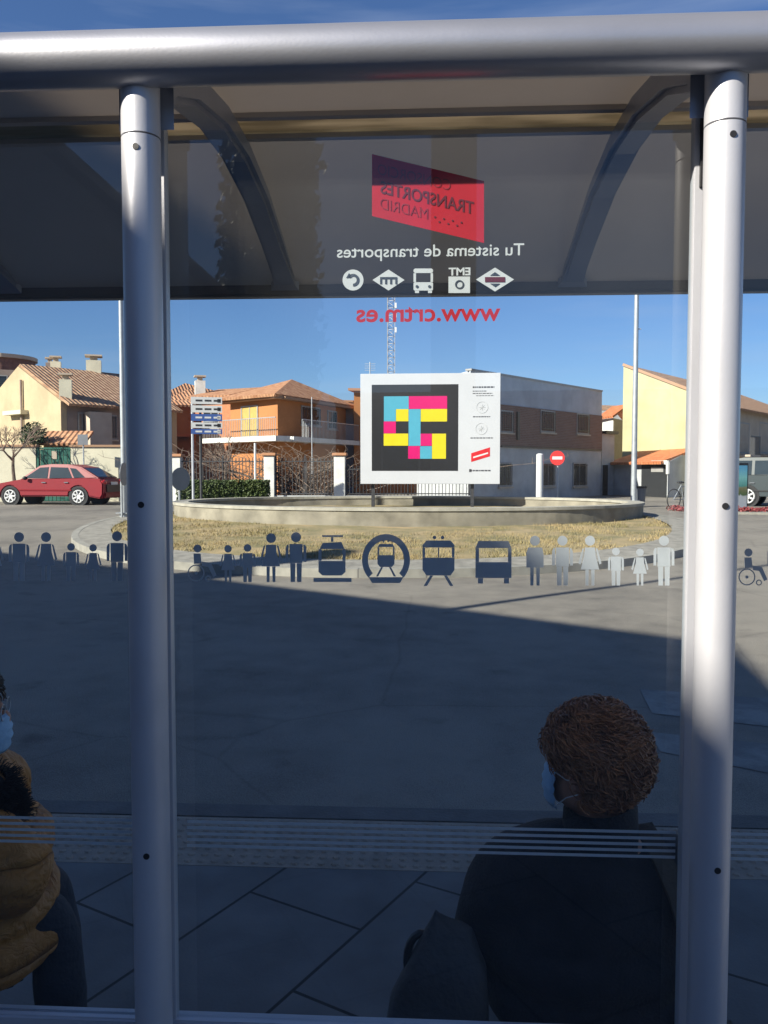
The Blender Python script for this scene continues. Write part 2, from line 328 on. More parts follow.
# worn crossing paint near the right edge
def patch(name, corners, m, dz=.004, n=10):
    c = [G(*q) for q in corners]; mb = MB()
    for j in range(n+1):
        for i in range(n+1):
            u, v = i/n, j/n
            p = (c[0]*(1-u)+c[1]*u)*(1-v)+(c[3]*(1-u)+c[2]*u)*v; mb.v.append(Vector((p.x, p.y, hz(p.x, p.y)+dz)))
    mb.f = [(j*(n+1)+i, j*(n+1)+i+1, (j+1)*(n+1)+i+1, (j+1)*(n+1)+i) for j in range(n) for i in range(n)]
    return mb
def worn():
    m = bpy.data.materials.new('worn road paint'); m.use_nodes = True; n, l, b = nodes(m); b.inputs['Roughness'].default_value = .7
    t = n.new('ShaderNodeTexCoord'); a = n.new('ShaderNodeTexNoise'); a.inputs['Scale'].default_value = 2.2; a.inputs['Detail'].default_value = 12; a.inputs['Roughness'].default_value = .7
    l.new(t.outputs['Object'], a.inputs['Vector']); r = n.new('ShaderNodeValToRGB'); r.color_ramp.elements[0].position = .42; r.color_ramp.elements[1].position = .56
    r.color_ramp.elements[0].color = (.13, .125, .12, 1); r.color_ramp.elements[1].color = (.22, .215, .20, 1); l.new(a.outputs['Fac'], r.inputs[0]); l.new(r.outputs[0], b.inputs['Base Color']); return m
M['worn'] = worn()
for q in ([(640, 690), (860, 706), (860, 738), (652, 714)], [(650, 733), (880, 756), (900, 800), (660, 752)]):
    struct(patch('crossing_stripe', q, 'worn').build('crossing_stripe', 'worn'))
# ------------------------------------------------------------ roundabout island
IC = P(392, 500, 20.6); IA, IB = 7.3, 8.7
def el(a, b, k, c=IC, ph=0): return [(c.x+a*math.cos(2*math.pi*i/k+ph), c.y+b*math.sin(2*math.pi*i/k+ph)) for i in range(k)]
def ring(o1, o2, zf1, zf2, thick=None):
    mb = MB(); k = len(o1)
    mb.v = [Vector((x, y, zf1(x, y))) for x, y in o1]+[Vector((x, y, zf2(x, y))) for x, y in o2]
    mb.f = [(i, (i+1) % k, k+(i+1) % k, k+i) for i in range(k)]
    return mb
K = 120
def isl(x, y):
    q = math.sqrt(((x-IC.x)/IA)**2+((y-IC.y)/IB)**2); return hz(x, y)+.13+.12*smooth(1, .75, q) if False else hz(x, y)+.13+.03*max(0, 1-q)*2
mb = MB(); rings = [(0, -.1), (0, .13), (.14, .13)]
e = [el(IA-d, IB-d, K) for d, _ in rings]
for j, (d, zz) in enumerate(rings): mb.v += [Vector((x, y, hz(x, y)+zz)) for x, y in e[j]]
for j in range(2): mb.f += [(j*K+i, j*K+(i+1) % K, (j+1)*K+(i+1) % K, (j+1)*K+i) for i in range(K)]
struct(mb.build('island_kerb', 'kerb'))
mb = ring(el(IA-.14, IB-.14, K), el(IA-.75, IB-1.0, K), lambda x, y: hz(x, y)+.126, lambda x, y: hz(x, y)+.15)
struct(mb.build('island_path', 'concrete', smooth_=True))
mb = MB(); NR = 14
for j in range(NR+1):
    t = j/NR; a, b = (IA-.75)*(1-t), (IB-1.0)*(1-t)
    for i in range(K):
        x, y = IC.x+a*math.cos(2*math.pi*i/K), IC.y+b*math.sin(2*math.pi*i/K)
        mb.v.append(Vector((x, y, isl(x, y)+.03*noise.noise(Vector((x*.8, y*.8, 0)))+(.02 if j else -.01))))
for j in range(NR): mb.f += [(j*K+i, j*K+(i+1) % K, (j+1)*K+(i+1) % K, (j+1)*K+i) for i in range(K)]
struct(mb.build('island_lawn', 'drygrass', smooth_=True))
mb = MB()
for _ in range(26000):
    t = random.random(); a = random.random()*2*math.pi; q = math.sqrt(random.uniform(.25, .985))
    x, y = IC.x+(IA-.72)*q*math.cos(a), IC.y+(IB-.97)*q*math.sin(a)
    if y > IC.y+2 or noise.noise(Vector((x*.7, y*1.1, 3)))+.45*noise.noise(Vector((x*2.5, y*3, 9))) < random.uniform(-.35, .15): continue
    z = isl(x, y)+.01
    for _b in range(3):
        aa = random.random()*6.28; hh = random.uniform(.02, .075); lx, ly = random.gauss(0, .03), random.gauss(0, .03); wd = .008
        ox, oy = x+random.gauss(0, .04), y+random.gauss(0, .04)
        mb.add([(ox-wd*math.cos(aa), oy-wd*math.sin(aa), z-.01), (ox+wd*math.cos(aa), oy+wd*math.sin(aa), z-.01), (ox+lx, oy+ly, z+hh)], [(0, 1, 2)])
o = mb.build('grass', 'blade'); o['kind'] = 'stuff'
# round stone basin
BC = P(406, 500, 22.4); BA, BB = 6.3, 4.3
root = thing('round_basin', 'wide low round stone basin in the middle of the grassy roundabout', 'basin', (BC.x, BC.y, .4))
def loop_ring(levels, K=96):
    mb = MB()
    for a, b, z in levels: mb.v += [Vector((x, y, z)) for x, y in el(a, b, K, BC)]
    n = len(levels)
    for j in range(n): mb.f += [(j*K+i, j*K+(i+1) % K, ((j+1) % n)*K+(i+1) % K, ((j+1) % n)*K+i) for i in range(K)]
    return mb
zb, ztop = .15, .76
loop_ring([(BA, BB, zb), (BA, BB, ztop-.07), (BA-.34, BB-.34, ztop-.07), (BA-.34, BB-.34, zb)]).build('wall', 'planter', root)
loop_ring([(BA+.03, BB+.03, ztop-.068), (BA+.03, BB+.03, ztop), (BA-.37, BB-.37, ztop), (BA-.37, BB-.37, ztop-.068)]).build('rim', mat('rim stone', (.34, .32, .27), .9, .16, 3, .2), root)
mb = MB(); mb.v = [Vector((x, y, .42)) for x, y in el(BA-.35, BB-.35, 60, BC)]; mb.f = [tuple(range(60))]
mb.build('basin_floor', 'dirt', root)
# side island at right with red plants
c = P(800, 520, 25)
mb = MB(); mb.prism([(c.x+3.4*math.cos(a*math.pi/12), c.y+1.5*math.sin(a*math.pi/12)) for a in range(24)], .1, .36)
tag(mb.build('raised_planter_bed', 'concrete', bevel=.03), 'low pale kerbed bed of red plants at the right edge', 'planter')
def leafcloud(mb, c, r, n, size, flat=1.0):
    for _ in range(n):
        d = Vector((random.gauss(0, 1), random.gauss(0, 1), random.gauss(0, 1))).normalized()
        q = random.random()**.45; p = Vector(c)+Vector((d.x*r[0], d.y*r[1], d.z*r[2]))*q*(1+.25*noise.noise(d*2.3+Vector(c)))
        n1 = Vector((random.gauss(0, 1), random.gauss(0, 1), random.gauss(0, 1))).normalized(); n2 = n1.orthogonal().normalized(); n3 = n1.cross(n2); s = size*random.uniform(.6, 1.3)
        mb.add([p+n2*s, p+n3*s*.5, p-n2*s, p-n3*s*.5], [(0, 1, 2, 3)])
def low_plants(px0, px1, d, z, n, label):
    mb = MB(); 
    for i in range(n):
        px = px0+(px1-px0)*(i+.5)/n; p = P(px, 515, d+random.uniform(-.3, .3)); h = random.uniform(.08, .14)
        leafcloud(mb, (p.x, p.y, z+h*.8), (.3, .28, h), 160, .045)
        for k in range(5): mb.tube([(p.x+random.gauss(0, .08), p.y+random.gauss(0, .08), z-.02), (p.x+random.gauss(0, .12), p.y+random.gauss(0, .12), z+h)], .008, 4)
    return tag(mb.build('flowering_shrub', 'redleaf'), label, 'shrub')
low_plants(733, 775, 24.7, .30, 6, 'low dark red leafy shrubs in the pale kerbed bed at right')
low_plants(671, 696, 26, .30, 3, 'small clump of red plants left of the right shelter post')
# ------------------------------------------------------------ buildings
class Face:                             # wall plane between two ground points
    def __init__(s, a, b):
        s.a = Vector((a.x, a.y)); s.b = Vector((b.x, b.y)); s.d = (s.b-s.a).normalized(); s.L = (s.b-s.a).length
        s.n = Vector((s.d.y, -s.d.x))
        if s.n.dot(-s.a) < 0: s.n = -s.n
    def u(s, px):
        r = ray(px, 480); rx, ry = r.x, r.y; dx, dy = s.d
        det = rx*(-dy)+ry*dx; return (rx*(-s.a.y)+ry*s.a.x)*-1/det*-1 if False else ((s.a.x*ry-s.a.y*rx)/(rx*dy-ry*dx))
    def z(s, px, py):
        u = s.u(px); p = s.a+s.d*u; r = ray(px, py); t = (p.x*r.x+p.y*r.y)/(r.x*r.x+r.y*r.y); return CAM.z+r.z*t
    def box(s, mb, u0, u1, z0, z1, o0, o1):
        p = [s.a+s.d*u0+s.n*o0, s.a+s.d*u1+s.n*o0, s.a+s.d*u1+s.n*o1, s.a+s.d*u0+s.n*o1]
        return mb.prism([(q.x, q.y) for q in p], z0, z1)
    def px(s, mb, x0, y0, x1, y1, o0=-.01, o1=.05):
        xm = (x0+x1)/2; u0, u1 = sorted((s.u(x0), s.u(x1))); return s.box(mb, u0, u1, s.z(xm, y1), s.z(xm, y0), o0, o1)
def window(face, root, x0, y0, x1, y1, bars=True, shutter=None, sill=True):
    xm = (x0+x1)/2; u0, u1 = sorted((face.u(x0), face.u(x1))); z0, z1 = face.z(xm, y1), face.z(xm, y0)
    fr = MB(); t = .07
    face.box(fr, u0-t, u0, z0-t, z1+t, -.02, .05); face.box(fr, u1, u1+t, z0-t, z1+t, -.02, .05)
    face.box(fr, u0, u1, z1, z1+t, -.02, .05); face.box(fr, u0, u1, z0-t, z0, -.02, .05)
    um = (u0+u1)/2; face.box(fr, um-.025, um+.025, z0, z1, .016, .035)
    f = fr.build('window', 'frame', root)
    pn = MB(); face.box(pn, u0, u1, z0, z1, -.02, .015); pn.build('pane', shutter or 'glassdark', f)
    if sill: sb = MB(); face.box(sb, u0-.12, u1+.12, z0-t-.07, z0-t-.002, -.02, .12); sb.build('sill', 'beige', f)
    if bars:
        bb = MB(); n = max(3, int((u1-u0)/.16))
        for i in range(n+1):
            uu = u0+(u1-u0)*i/n; face.box(bb, uu-.012, uu+.012, z0, z1, .09, .112)
        for zz in (z0+.08, z1-.1): face.box(bb, u0-.03, u1+.03, zz, zz+.03, .113, .125)
        bb.build('window_bars', 'iron', f)
    return f
def xy(px, d): p = P(px, 470, d); return Vector((p.x, p.y))
def pz(py, d, px=384): return P(px, py, d).z
# -- yellow gabled house
B = xy(62, 38.0); v = Vector((.6, .8))*6.4; A = B+Vector((-.8, .6))*8; C, D = B+v, A+v
root = thing('gabled_house', 'sand yellow gabled house with shaded porch and terracotta roof behind the cream wall', 'house', (B.x, B.y, .3))
ze, zr = pz(401, 38), pz(366, 40.4); mid = (A+B)/2
wall = MB()
wall.add([(A.x, A.y, .2), (B.x, B.y, .2), (C.x, C.y, .2), (D.x, D.y, .2), (A.x, A.y, ze), (B.x, B.y, ze), (C.x, C.y, ze), (D.x, D.y, ze), (mid.x, mid.y, zr), (mid.x+v.x, mid.y+v.y, zr)],
         [(0, 1, 5, 8, 4), (1, 2, 6, 5), (2, 3, 7, 9, 6), (3, 0, 4, 7), (4, 8, 9, 7), (8, 5, 6, 9)])
wall.build('wall', 'yellow', root)
ab = (B-A).normalized(); vn = v.normalized(); sl_ = (ze-zr)/(B-mid).length
rf = MB(); ov = .55
def rp(off, along, dz=.02): q = mid+ab*off+vn*along; return (q.x, q.y, zr+sl_*abs(off)+dz)
hl = (B-mid).length
rf.slab([rp(0, .12, .14), rp(hl+ov, .12, .14), rp(hl+ov, v.length, .14), rp(0, v.length, .14)], .13)
rf.slab([rp(0, .12, .14), rp(-hl-ov, .12, .14), rp(-hl-ov, v.length, .14), rp(0, v.length, .14)], .13)
ro = rf.build('roof', 'tile_old', root); uvroof(ro, vn)
def chimney(px, y0, y1, d, w, root, m='cream', cap=True):
    p = P(px, y1, d); zt = pz(y0, d, px); mb = MB(); mb.box((p.x, p.y, (p.z-.8+zt)/2), (w, w, zt-p.z+.8), R(20))
    o = mb.build('chimney', m, root)
    mb = MB(); mb.box((p.x, p.y, zt+.1), (w*.5, w*.5, .2), R(20)); mb.box((p.x, p.y, zt+.25), (w*1.15, w*1.15, .08), R(20)); mb.build('chimney_cap', 'beige', o)
    return o
chimney(56, 362, 372, 43, .5, root); chimney(50, 363, 372, 45, .4, root, 'brownwall'); chimney(94, 361, 376, 44, .75, root); chimney(66, 380, 402, 38.6, .55, root)
fB = Face(B, C)
dk = MB(); fB.box(dk, .3, fB.L-.3, .3, ze-.1, -.01, .02); dk.build('porch_shade_panel', 'brownwall', root)  # dark brown sheet paints the porch's shade onto the flat front
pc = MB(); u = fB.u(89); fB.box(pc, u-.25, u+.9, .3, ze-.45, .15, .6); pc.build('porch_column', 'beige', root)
window(fB, root, 80, 414, 86, 440, False); window(fB, root, 100, 416, 116, 438, True)
pm = MB(); 
for k in range(4): p = Vector((mid.x+1.0, mid.y-.5)); 
fA = Face(A, B)
pm.tube([(fA.a.x+fA.d.x*fA.u(25)+fA.n.x*.1, fA.a.y+fA.d.y*fA.u(25)+fA.n.y*.1, pz(447, 37.8)), (fA.a.x+fA.d.x*fA.u(25)+fA.n.x*.1, fA.a.y+fA.d.y*fA.u(25)+fA.n.y*.1, pz(374, 37.8))], .06, 8)
pm.build('drain_pipe', 'brownwall', root)
lg = MB(); fA.px(lg, 12, 411, 30, 415, 0, .4); lg.build('ledge', 'cream', root)
# dormer strip line on roof
# -- brown apartment house with curved top, far left
A, B = xy(-60, 52), xy(27, 54); v = Vector((-3, 12)); root = thing('apartment_building', 'brown brick apartment block with a curved top floor at the far left', 'building', (B.x, B.y, .3))
z1 = pz(352, 54); mb = MB(); pts = [A, B, B+v, A+v]; mb.prism([(p.x, p.y) for p in pts], .2, z1-1.2); mb.build('wall', 'brownwall', root)
mb = MB(); ctr = (A+B)/2+v*.3; rad = (B-A).length/2-.1
mb.prism([(ctr.x+rad*math.cos(a*math.pi/16), ctr.y+rad*math.sin(a*math.pi/16)) for a in range(32)], z1-1.19, z1-.25); mb.build('top_floor', mat('dark brick', (.17, .09, .07), .9, .2, 5, .2), root)
mb = MB(); mb.prism([(ctr.x+(rad+.15)*math.cos(a*math.pi/16), ctr.y+(rad+.15)*math.sin(a*math.pi/16)) for a in range(32)], z1-.245, z1); mb.build('roof_rim', 'beige', root)
f = Face(A, B); window(f, root, -12, 376, 9, 388, False); window(f, root, -40, 376, -24, 388, False)
# -- orange terraced house behind the left post
A, B = xy(150, 46.5), xy(193, 47.5); v = Vector((2, 10)); root = thing('terraced_house', 'orange terraced house with tiled roof just right of the left shelter post', 'house', (B.x, B.y, .3))
z1 = pz(406, 47); mb = MB(); mb.prism([(p.x, p.y) for p in (A, B, B+v, A+v)], .2, z1); mb.build('wall', 'orange', root)
fr = Face(A, B); n3 = Vector((fr.n.x, fr.n.y, 0)); vb = Vector((v.x, v.y, 0)); a3, b3 = Vector((A.x, A.y, z1)), Vector((B.x, B.y, z1)); d3 = (b3-a3).normalized()
rf = MB(); rf.slab([a3-d3*.4+n3*.5+Vector((0, 0, .05)), b3+d3*.4+n3*.5+Vector((0, 0, .05)), b3-d3*.7+vb*.5+Vector((0, 0, 1.3)), a3-d3*.4+vb*.5+Vector((0, 0, 1.75))], .12)
rf.slab([b3+d3*.4+n3*.5+Vector((0, 0, .05)), b3+d3*.4+vb+Vector((0, 0, .05)), b3-d3*.7+vb*.5+Vector((0, 0, 1.3))], .12)
o = rf.build('roof', 'tile', root); uvroof(o, d3)
window(fr, root, 163, 412, 170, 426, False)
f2 = MB(); fr.px(f2, 158, 434, 194, 437, 0, .5); f2.build('ledge', 'tile_red', root)
# -- orange villa
A, B, C = xy(231, 42.5), xy(278, 40), xy(346, 46.5); D = A+C-B
root = thing('villa', 'orange villa with hipped tile roof, white balcony slab and yellow shutter door', 'house', (B.x, B.y, .3))
z1 = pz(396, 40); mb = MB(); mb.prism([(p.x, p.y) for p in (A, B, C, D)], .2, z1); mb.build('wall', 'orange', root)
fl, frr = Face(A, B), Face(B, C)
def corner(off, p, q, r): # offset outward from centre
    return p
cen = (A+B+C+D)/4
def outw(p, k=.5): q = p-cen; return p+q.normalized()*k
z2 = pz(384, 44); ap1 = cen+(D-cen)*.1
P3 = lambda p, z: Vector((p.x, p.y, z))
oa, ob, oc, od = [P3(outw(p, .75), z1+.06) for p in (A, B, C, D)]; tp = P3(ap1, z2+.35)
rf = MB()
for a_, b_ in ((oa, ob), (ob, oc), (oc, od), (od, oa)): rf.slab([a_, b_, tp], .14)
o = rf.build('roof', 'tile', root); uvroof(o, (B-A))
ea = MB(); fl.box(ea, -.3, fl.L+.3, z1-.14, z1-.02, -.1, .45); frr.box(ea, 0, frr.L+.3, z1-.145, z1-.025, -.1, .45); ea.build('eaves', 'tile_old', root)
fl.px; dr = window(fl, root, 243, 407, 258, 436, False, 'shutter', False); dr.name = 'shutter_door'
window(frr, root, 302, 408, 319, 424, True); window(frr, root, 328, 412, 336, 428, False)
bal = MB(); zb0, zb1 = pz(442, 40.5), pz(437, 40.5)
fl.box(bal, -1.2, fl.L+.9, zb0, zb1, 0, .9); frr.box(bal, .0, frr.L, zb0+.003, zb1-.003, 0, .9); bal.build('balcony', 'white', root)
rl = MB()
for fc, L in ((fl, fl.L+.85), (frr, frr.L)):
    u0 = -1.2 if fc is fl else .9
    n = int((L-u0)/.14)
    for i in range(n+1): uu = u0+(L-u0)*i/n; fc.box(rl, uu-.009, uu+.009, zb1, zb1+.85, .84, .858)
    fc.box(rl, u0, L, zb1+.85, zb1+.89, .83, .87)
rl.build('balcony_railing', 'steel', root)
# left wing
A2, B2 = xy(196, 44.5), xy(231, 43.5); v = Vector((1.5, 6)); w_ = MB(); z1b = pz(397, 44)
w_.prism([(p.x, p.y) for p in (A2, B2, B2+v, A2+v)], .2, z1b); w_.build('side_wing', mat('wing render', (.42, .17, .08), .85), root)
rf = MB(); fw2 = Face(A2, B2); a3, b3 = P3(A2, z1b), P3(B2, z1b); d3 = (b3-a3).normalized(); n3 = Vector((fw2.n.x, fw2.n.y, 0)); v3 = Vector((v.x, v.y, 0))
rf.slab([a3-d3*.3+n3*.5+Vector((0, 0, .02)), b3+d3*.3+n3*.5+Vector((0, 0, .02)), b3+d3*.3+v3*.5+Vector((0, 0, .75)), a3-d3*.3+v3*.5+Vector((0, 0, .75))], .12)
o = rf.build('wing_roof', 'tile', root); uvroof(o, d3)
chimney(200, 381, 390, 46, .55, root, 'white')
window(fw2, root, 205, 408, 219, 428, False)
# -- orange house behind billboard
A, B = xy(354, 46), xy(440, 47); v = Vector((1, 8)); root = thing('rendered_house', 'plain orange house mostly hidden behind the billboard', 'house', (A.x, A.y, .3))
z1 = pz(391, 46); mb = MB(); mb.prism([(p.x, p.y) for p in (A, B, B+v, A+v)], .2, z1); mb.build('wall', 'orange', root)
mb = MB(); mb.prism([(p.x, p.y) for p in (A+Vector((-.3, -.3)), B+Vector((.3, -.3)), B+v, A+v)], z1+.002, z1+.14); mb.build('roof', 'tile', root)
A, B = xy(337, 47), xy(353.5, 47.2); root = thing('shed', 'small pale outbuilding squeezed between the villa and the billboard', 'shed', (A.x, A.y, .3))
z1 = pz(402, 47); mb = MB(); mb.prism([(p.x, p.y) for p in (A, B, B+v, A+v)], .2, z1); mb.build('wall', 'lightgrey', root)
mb = MB(); mb.prism([(p.x, p.y) for p in (A+Vector((-.1, -.2)), B+Vector((0, -.2)), B+v*.9, A+v*.9)], z1+.002, z1+.1); mb.build('roof', 'tile_old', root)
# -- grey and brick corner building
A, B = xy(470, 33), xy(601, 42); v = Vector((-2.2, 5.5)); root = thing('corner_building', 'two storey grey building with brown brick upper floor right of the billboard', 'building', (B.x, B.y, .3))
f = Face(A, B); z1 = f.z(590, 390); zp = f.z(550, 410); zq = f.z(550, 449)
for nm, za, zb_, m in (('ground_floor_wall', .2, zq-.003, 'grey'), ('brick_wall', zq, zp, None), ('parapet', zp+.003, z1, 'lightgrey')):
    mb = MB(); sh = f.n*(.0 if nm != 'brick_wall' else .04)
    mb.prism([(p.x, p.y) for p in (A+sh, B+sh, B+v, A+v)], za, zb_)
    if m is None:
        m = bpy.data.materials.new('brown brick'); m.use_nodes = True; nn, ll, bb = nodes(m); bb.inputs['Roughness'].default_value = .9
        t = nn.new('ShaderNodeTexCoord'); sp = nn.new('ShaderNodeSeparateXYZ'); cb = nn.new('ShaderNodeCombineXYZ'); ll.new(t.outputs['Object'], sp.inputs[0])
        hyp = nn.new('ShaderNodeVectorMath'); hyp.operation = 'DOT_PRODUCT'; hyp.inputs[1].default_value = (f.d.x, f.d.y, 0); ll.new(t.outputs['Object'], hyp.inputs[0])
        ll.new(hyp.outputs['Value'], cb.inputs[0]); ll.new(sp.outputs[2], cb.inputs[1])
        br = nn.new('ShaderNodeTexBrick'); br.inputs['Scale'].default_value = 1; br.inputs['Brick Width'].default_value = .26; br.inputs['Row Height'].default_value = .075; br.inputs['Mortar Size'].default_value = .008
        br.inputs['Color1'].default_value = (.17, .085, .065, 1); br.inputs['Color2'].default_value = (.22, .12, .09, 1); br.inputs['Mortar'].default_value = (.24, .2, .18, 1)
        ll.new(cb.outputs[0], br.inputs['Vector']); ll.new(br.outputs['Color'], bb.inputs['Base Color']); M['brick'] = m
    mb.build(nm, m, root)
mb = MB(); f.box(mb, 0, f.L, z1, z1+.07, -.25, .05); mb.build('coping', 'frame', root)
rf = MB(); q0, q1 = f.a+f.d*f.u(530)-f.n*.8, f.a+f.d*f.u(556)-f.n*.8
rf.slab([(q0.x, q0.y, z1+.02), (q1.x, q1.y, z1+.02), (q1.x-f.n.x*3-f.d.x*2, q1.y-f.n.y*3-f.d.y*2, z1+.45), (q0.x-f.n.x*3, q0.y-f.n.y*3, z1+.45)], .1); o = rf.build('roof', 'tile_red', root); uvroof(o, f.d)
for x0, x1 in ((500, 511), (540, 553), (576, 587)): window(f, root, x0, 412 if x0 < 560 else 415, x1, 431 if x0 < 560 else 433)
for x0, x1 in ((499, 510), (542, 553), (573, 585)): window(f, root, x0, 464, x1, 485)
dd = MB(); f.px(dd, 515, 412, 517, 440, .05, .12); f.px(dd, 500, 447.5, 600, 449, .041, .09); dd.build('cable_duct', 'iron', root)
# -- annexes right of it
A, B = xy(601.5, 42.2), xy(614, 43); v = Vector((-3, 6)); root = thing('annex', 'narrow grey annex with a dark door beside the brick building', 'annex', (A.x, A.y, .3))
f = Face(A, B); z1 = f.z(607, 434); mb = MB(); mb.prism([(p.x, p.y) for p in (A, B, B+v, A+v)], .2, z1); mb.build('wall', 'grey', root)
mb = MB(); mb.prism([(p.x, p.y) for p in (A+f.n*.25, B+f.n*.25, B+v, A+v)], z1+.002, z1+.15); mb.build('roof', 'iron', root)
dr = MB(); f.px(dr, 602.5, 465, 607, 497); dr.build('door', 'garage', root)
A, B, C = xy(598, 52), xy(612.5, 50), xy(640, 56); v = Vector((4, 8)); root = thing('small_house', 'small white and beige house with bright tile roof between grey and pale yellow buildings', 'house', (B.x, B.y, .3))
D = A+C-B; z1 = pz(418, 50); mb = MB(); mb.prism([(p.x, p.y) for p in (A, B, C, D)], .2, z1); mb.build('wall', 'white', root)
f = Face(B, C); mb = MB(); f.box(mb, .05, f.L, .3, z1-.05, 0, .03); mb.build('side_wall', 'beige', root)
rf = MB(); cen = (A+B+C+D)/4; q = [P3(p+(p-cen).normalized()*.4, z1+.1) for p in (A, B, C, D)]; r0, r1 = (q[0]+q[3])/2+Vector((0, 0, 1.0)), (q[1]+q[2])/2+Vector((0, 0, 1.0))
rf.slab([q[0], q[1], r1, r0], .12); rf.slab([q[3], q[2], r1, r0], .12); o = rf.build('roof', 'tile_red', root); uvroof(o, f.d)
A, B = xy(585, 70), xy(640, 72); root = thing('distant_house', 'distant low house with dull brown roof peeking over the small white house', 'house', (A.x, A.y, .3)); v = Vector((0, 8))
z1 = pz(410, 70); mb = MB(); mb.prism([(p.x, p.y) for p in (A, B, B+v, A+v)], .2, z1); mb.build('wall', 'white', root)
rf = MB(); rf.slab([P3(A, z1+.05), P3(B, z1+.05), P3(B+v*.5, z1+.8), P3(A+v*.5, z1+.8)], .12); o = rf.build('roof', 'tile_old', root); uvroof(o, B-A)
# -- garage
A, B, C = xy(613, 43.2), xy(668, 38.5), xy(697, 43); root = thing('garage', 'low grey garage with dark door and bright terracotta lean-to roof', 'garage', (B.x, B.y, .3)); D = A+C-B
f, f2_ = Face(A, B), Face(B, C); z1 = f.z(650, 461); mb = MB(); mb.prism([(p.x, p.y) for p in (A, B, C, D)], .2, z1); mb.build('wall', 'grey', root)
z2 = z1+1.0
rf = MB(); a3, b3, c3, d3_ = P3(A+f.n*.4, z1-.05), P3(B+f.n*.4, z1-.05), P3(C-f.n*.5, z2-.1), P3(D-f.n*.5, z2-.1)
rf.slab([a3, b3, c3, d3_], .12); o = rf.build('roof', 'tile_red', root); uvroof(o, f.d)
mb = MB(); B_, C_ = P3(B, z1-.05), P3(C, z1-.05); n2 = P3(f2_.n, 0)*.02; mb.add([B_+n2, C_+n2, P3(C, z2-.25)+n2, B_, C_, P3(C, z2-.25)], [(0, 1, 2), (3, 5, 4), (0, 2, 5, 3), (1, 4, 5, 2), (0, 3, 4, 1)]); mb.build('side_gable', 'grey', root)
dr = MB(); f.px(dr, 642, 464, 667, 503, -.02, .04); dr.build('garage_door', 'garage', root)
dr = MB(); f.px(dr, 653, 460.5, 669, 464.5, .02, .12); f.px(dr, 668, 462, 669.6, 474, .02, .12); dr.build('lintel', 'white', root)
pn = MB(); f.px(pn, 652, 467, 664, 472, .041, .06); pn.build('door_window', 'frame', root)
# -- pale yellow building
A, B, C = xy(622, 48), xy(730, 40), xy(815, 54); root = thing('tall_house', 'tall pale yellow building with blank sunlit side wall and shaded balconied front', 'building', (B.x, B.y, .3))
ze, zr = pz(407, 40), pz(366, 48); w_ = C-B; D = A+w_
mb = MB(); mb.add([P3(A, .2), P3(B, .2), P3(C, .2), P3(D, .2), P3(A, zr), P3(B, ze), P3(C, ze), P3(D, zr)], [(0, 1, 5, 4), (1, 2, 6, 5), (2, 3, 7, 6), (3, 0, 4, 7), (4, 5, 6, 7)])
mb.build('wall', 'pale_yellow', root)
f = Face(B, C); f_side = Face(A, B)
mb = MB(); f.box(mb, .02, f.L, .3, ze-.02, 0, .04); mb.build('front_wall', 'beige', root)
rf = MB(); sl3 = (P3(B, ze)-P3(A, zr)).normalized(); wd = P3(w_, 0).normalized()
rf.slab([P3(A, zr+.12)+wd*.12, P3(B, ze+.12)+sl3*.6+wd*.12, P3(C, ze+.12)+sl3*.6, P3(D, zr+.12)], .1); o = rf.build('roof', 'tile_old', root); uvroof(o, wd)
mb = MB(); mb.slab([P3(A, zr+.16)-wd*.06, P3(B, ze+.16)-wd*.06, P3(B, ze+.16)+wd*.1, P3(A, zr+.16)+wd*.1], .15); mb.build('verge', 'tile_old', root)
for x0, x1 in ((738, 747), (758, 768), (785, 795)):
    window(f, root, x0, 424, x1, 452, False); window(f, root, x0+1, 466, x1, 484, False)
    fb = MB(); xm = (x0+x1)/2; u = f.u(xm); zz = f.z(xm, 455); f.box(fb, u-.9, u+.9, zz-.1, zz, .041, .6)
    bo = fb.build('balcony', 'beige', root); rb = MB()
    for i in range(13): uu = u-.88+i*1.76/12; f.box(rb, uu-.01, uu+.01, zz, zz+.9, .56, .58)
    f.box(rb, u-.9, u+.9, zz+.9, zz+.94, .55, .59); rb.build('railing', 'iron', bo)
# -- cream boundary wall with gate, left
A, B = xy(-70, 33.5), xy(36, 33.8); C, D = xy(71, 33.9), xy(166, 34.2)
z1 = pz(447, 34)
wb = thing('boundary_wall', 'cream boundary wall with tiled coping behind the red car', 'wall', (C.x, C.y, .3))
for a_, b_ in ((A, B), (C, D)):
    f = Face(a_, b_); mb = MB(); f.box(mb, 0, f.L, .2, z1, -.25, 0); mb.build('wall_panel', 'cream', wb)
    mb = MB(); f.box(mb, -.05, f.L+.05, z1+.002, z1+.09, -.3, .06); mb.build('coping', 'tile_old', wb)
f = Face(B, C); gt = thing('metal_gate', 'dark green metal gate in the cream wall behind the red car', 'gate', (B.x, B.y, .3))
mb = MB(); n = 9
for i in range(n): f.box(mb, f.L*i/n+.01, f.L*(i+1)/n-.01, .33, z1-.1, -.1, -.05)
mb.build('gate_panel', 'green', gt); mb = MB()
for u in (0.03, f.L-.11): f.box(mb, u, u+.08, .3, z1-.02, -.13, -.02)
f.box(mb, .11, f.L-.11, z1-.09, z1-.02, -.12, -.03); mb.build('gate_frame', 'green', gt)
mb = MB(); f.px(mb, 52, 451, 57, 459, -.049, -.03); mb.build('notice_plate', 'beige', gt)
a_, b_ = xy(44, 35.5), xy(82, 35.6); f = Face(a_, b_); zz = pz(444, 35.5)
gh = thing('gatehouse_roof', 'small tiled gate roof rising above the cream wall', 'porch', (a_.x, a_.y, .3))
mb = MB(); f.box(mb, 0, f.L, .2, zz, -2, 0); mb.build('wall', 'yellow', gh)
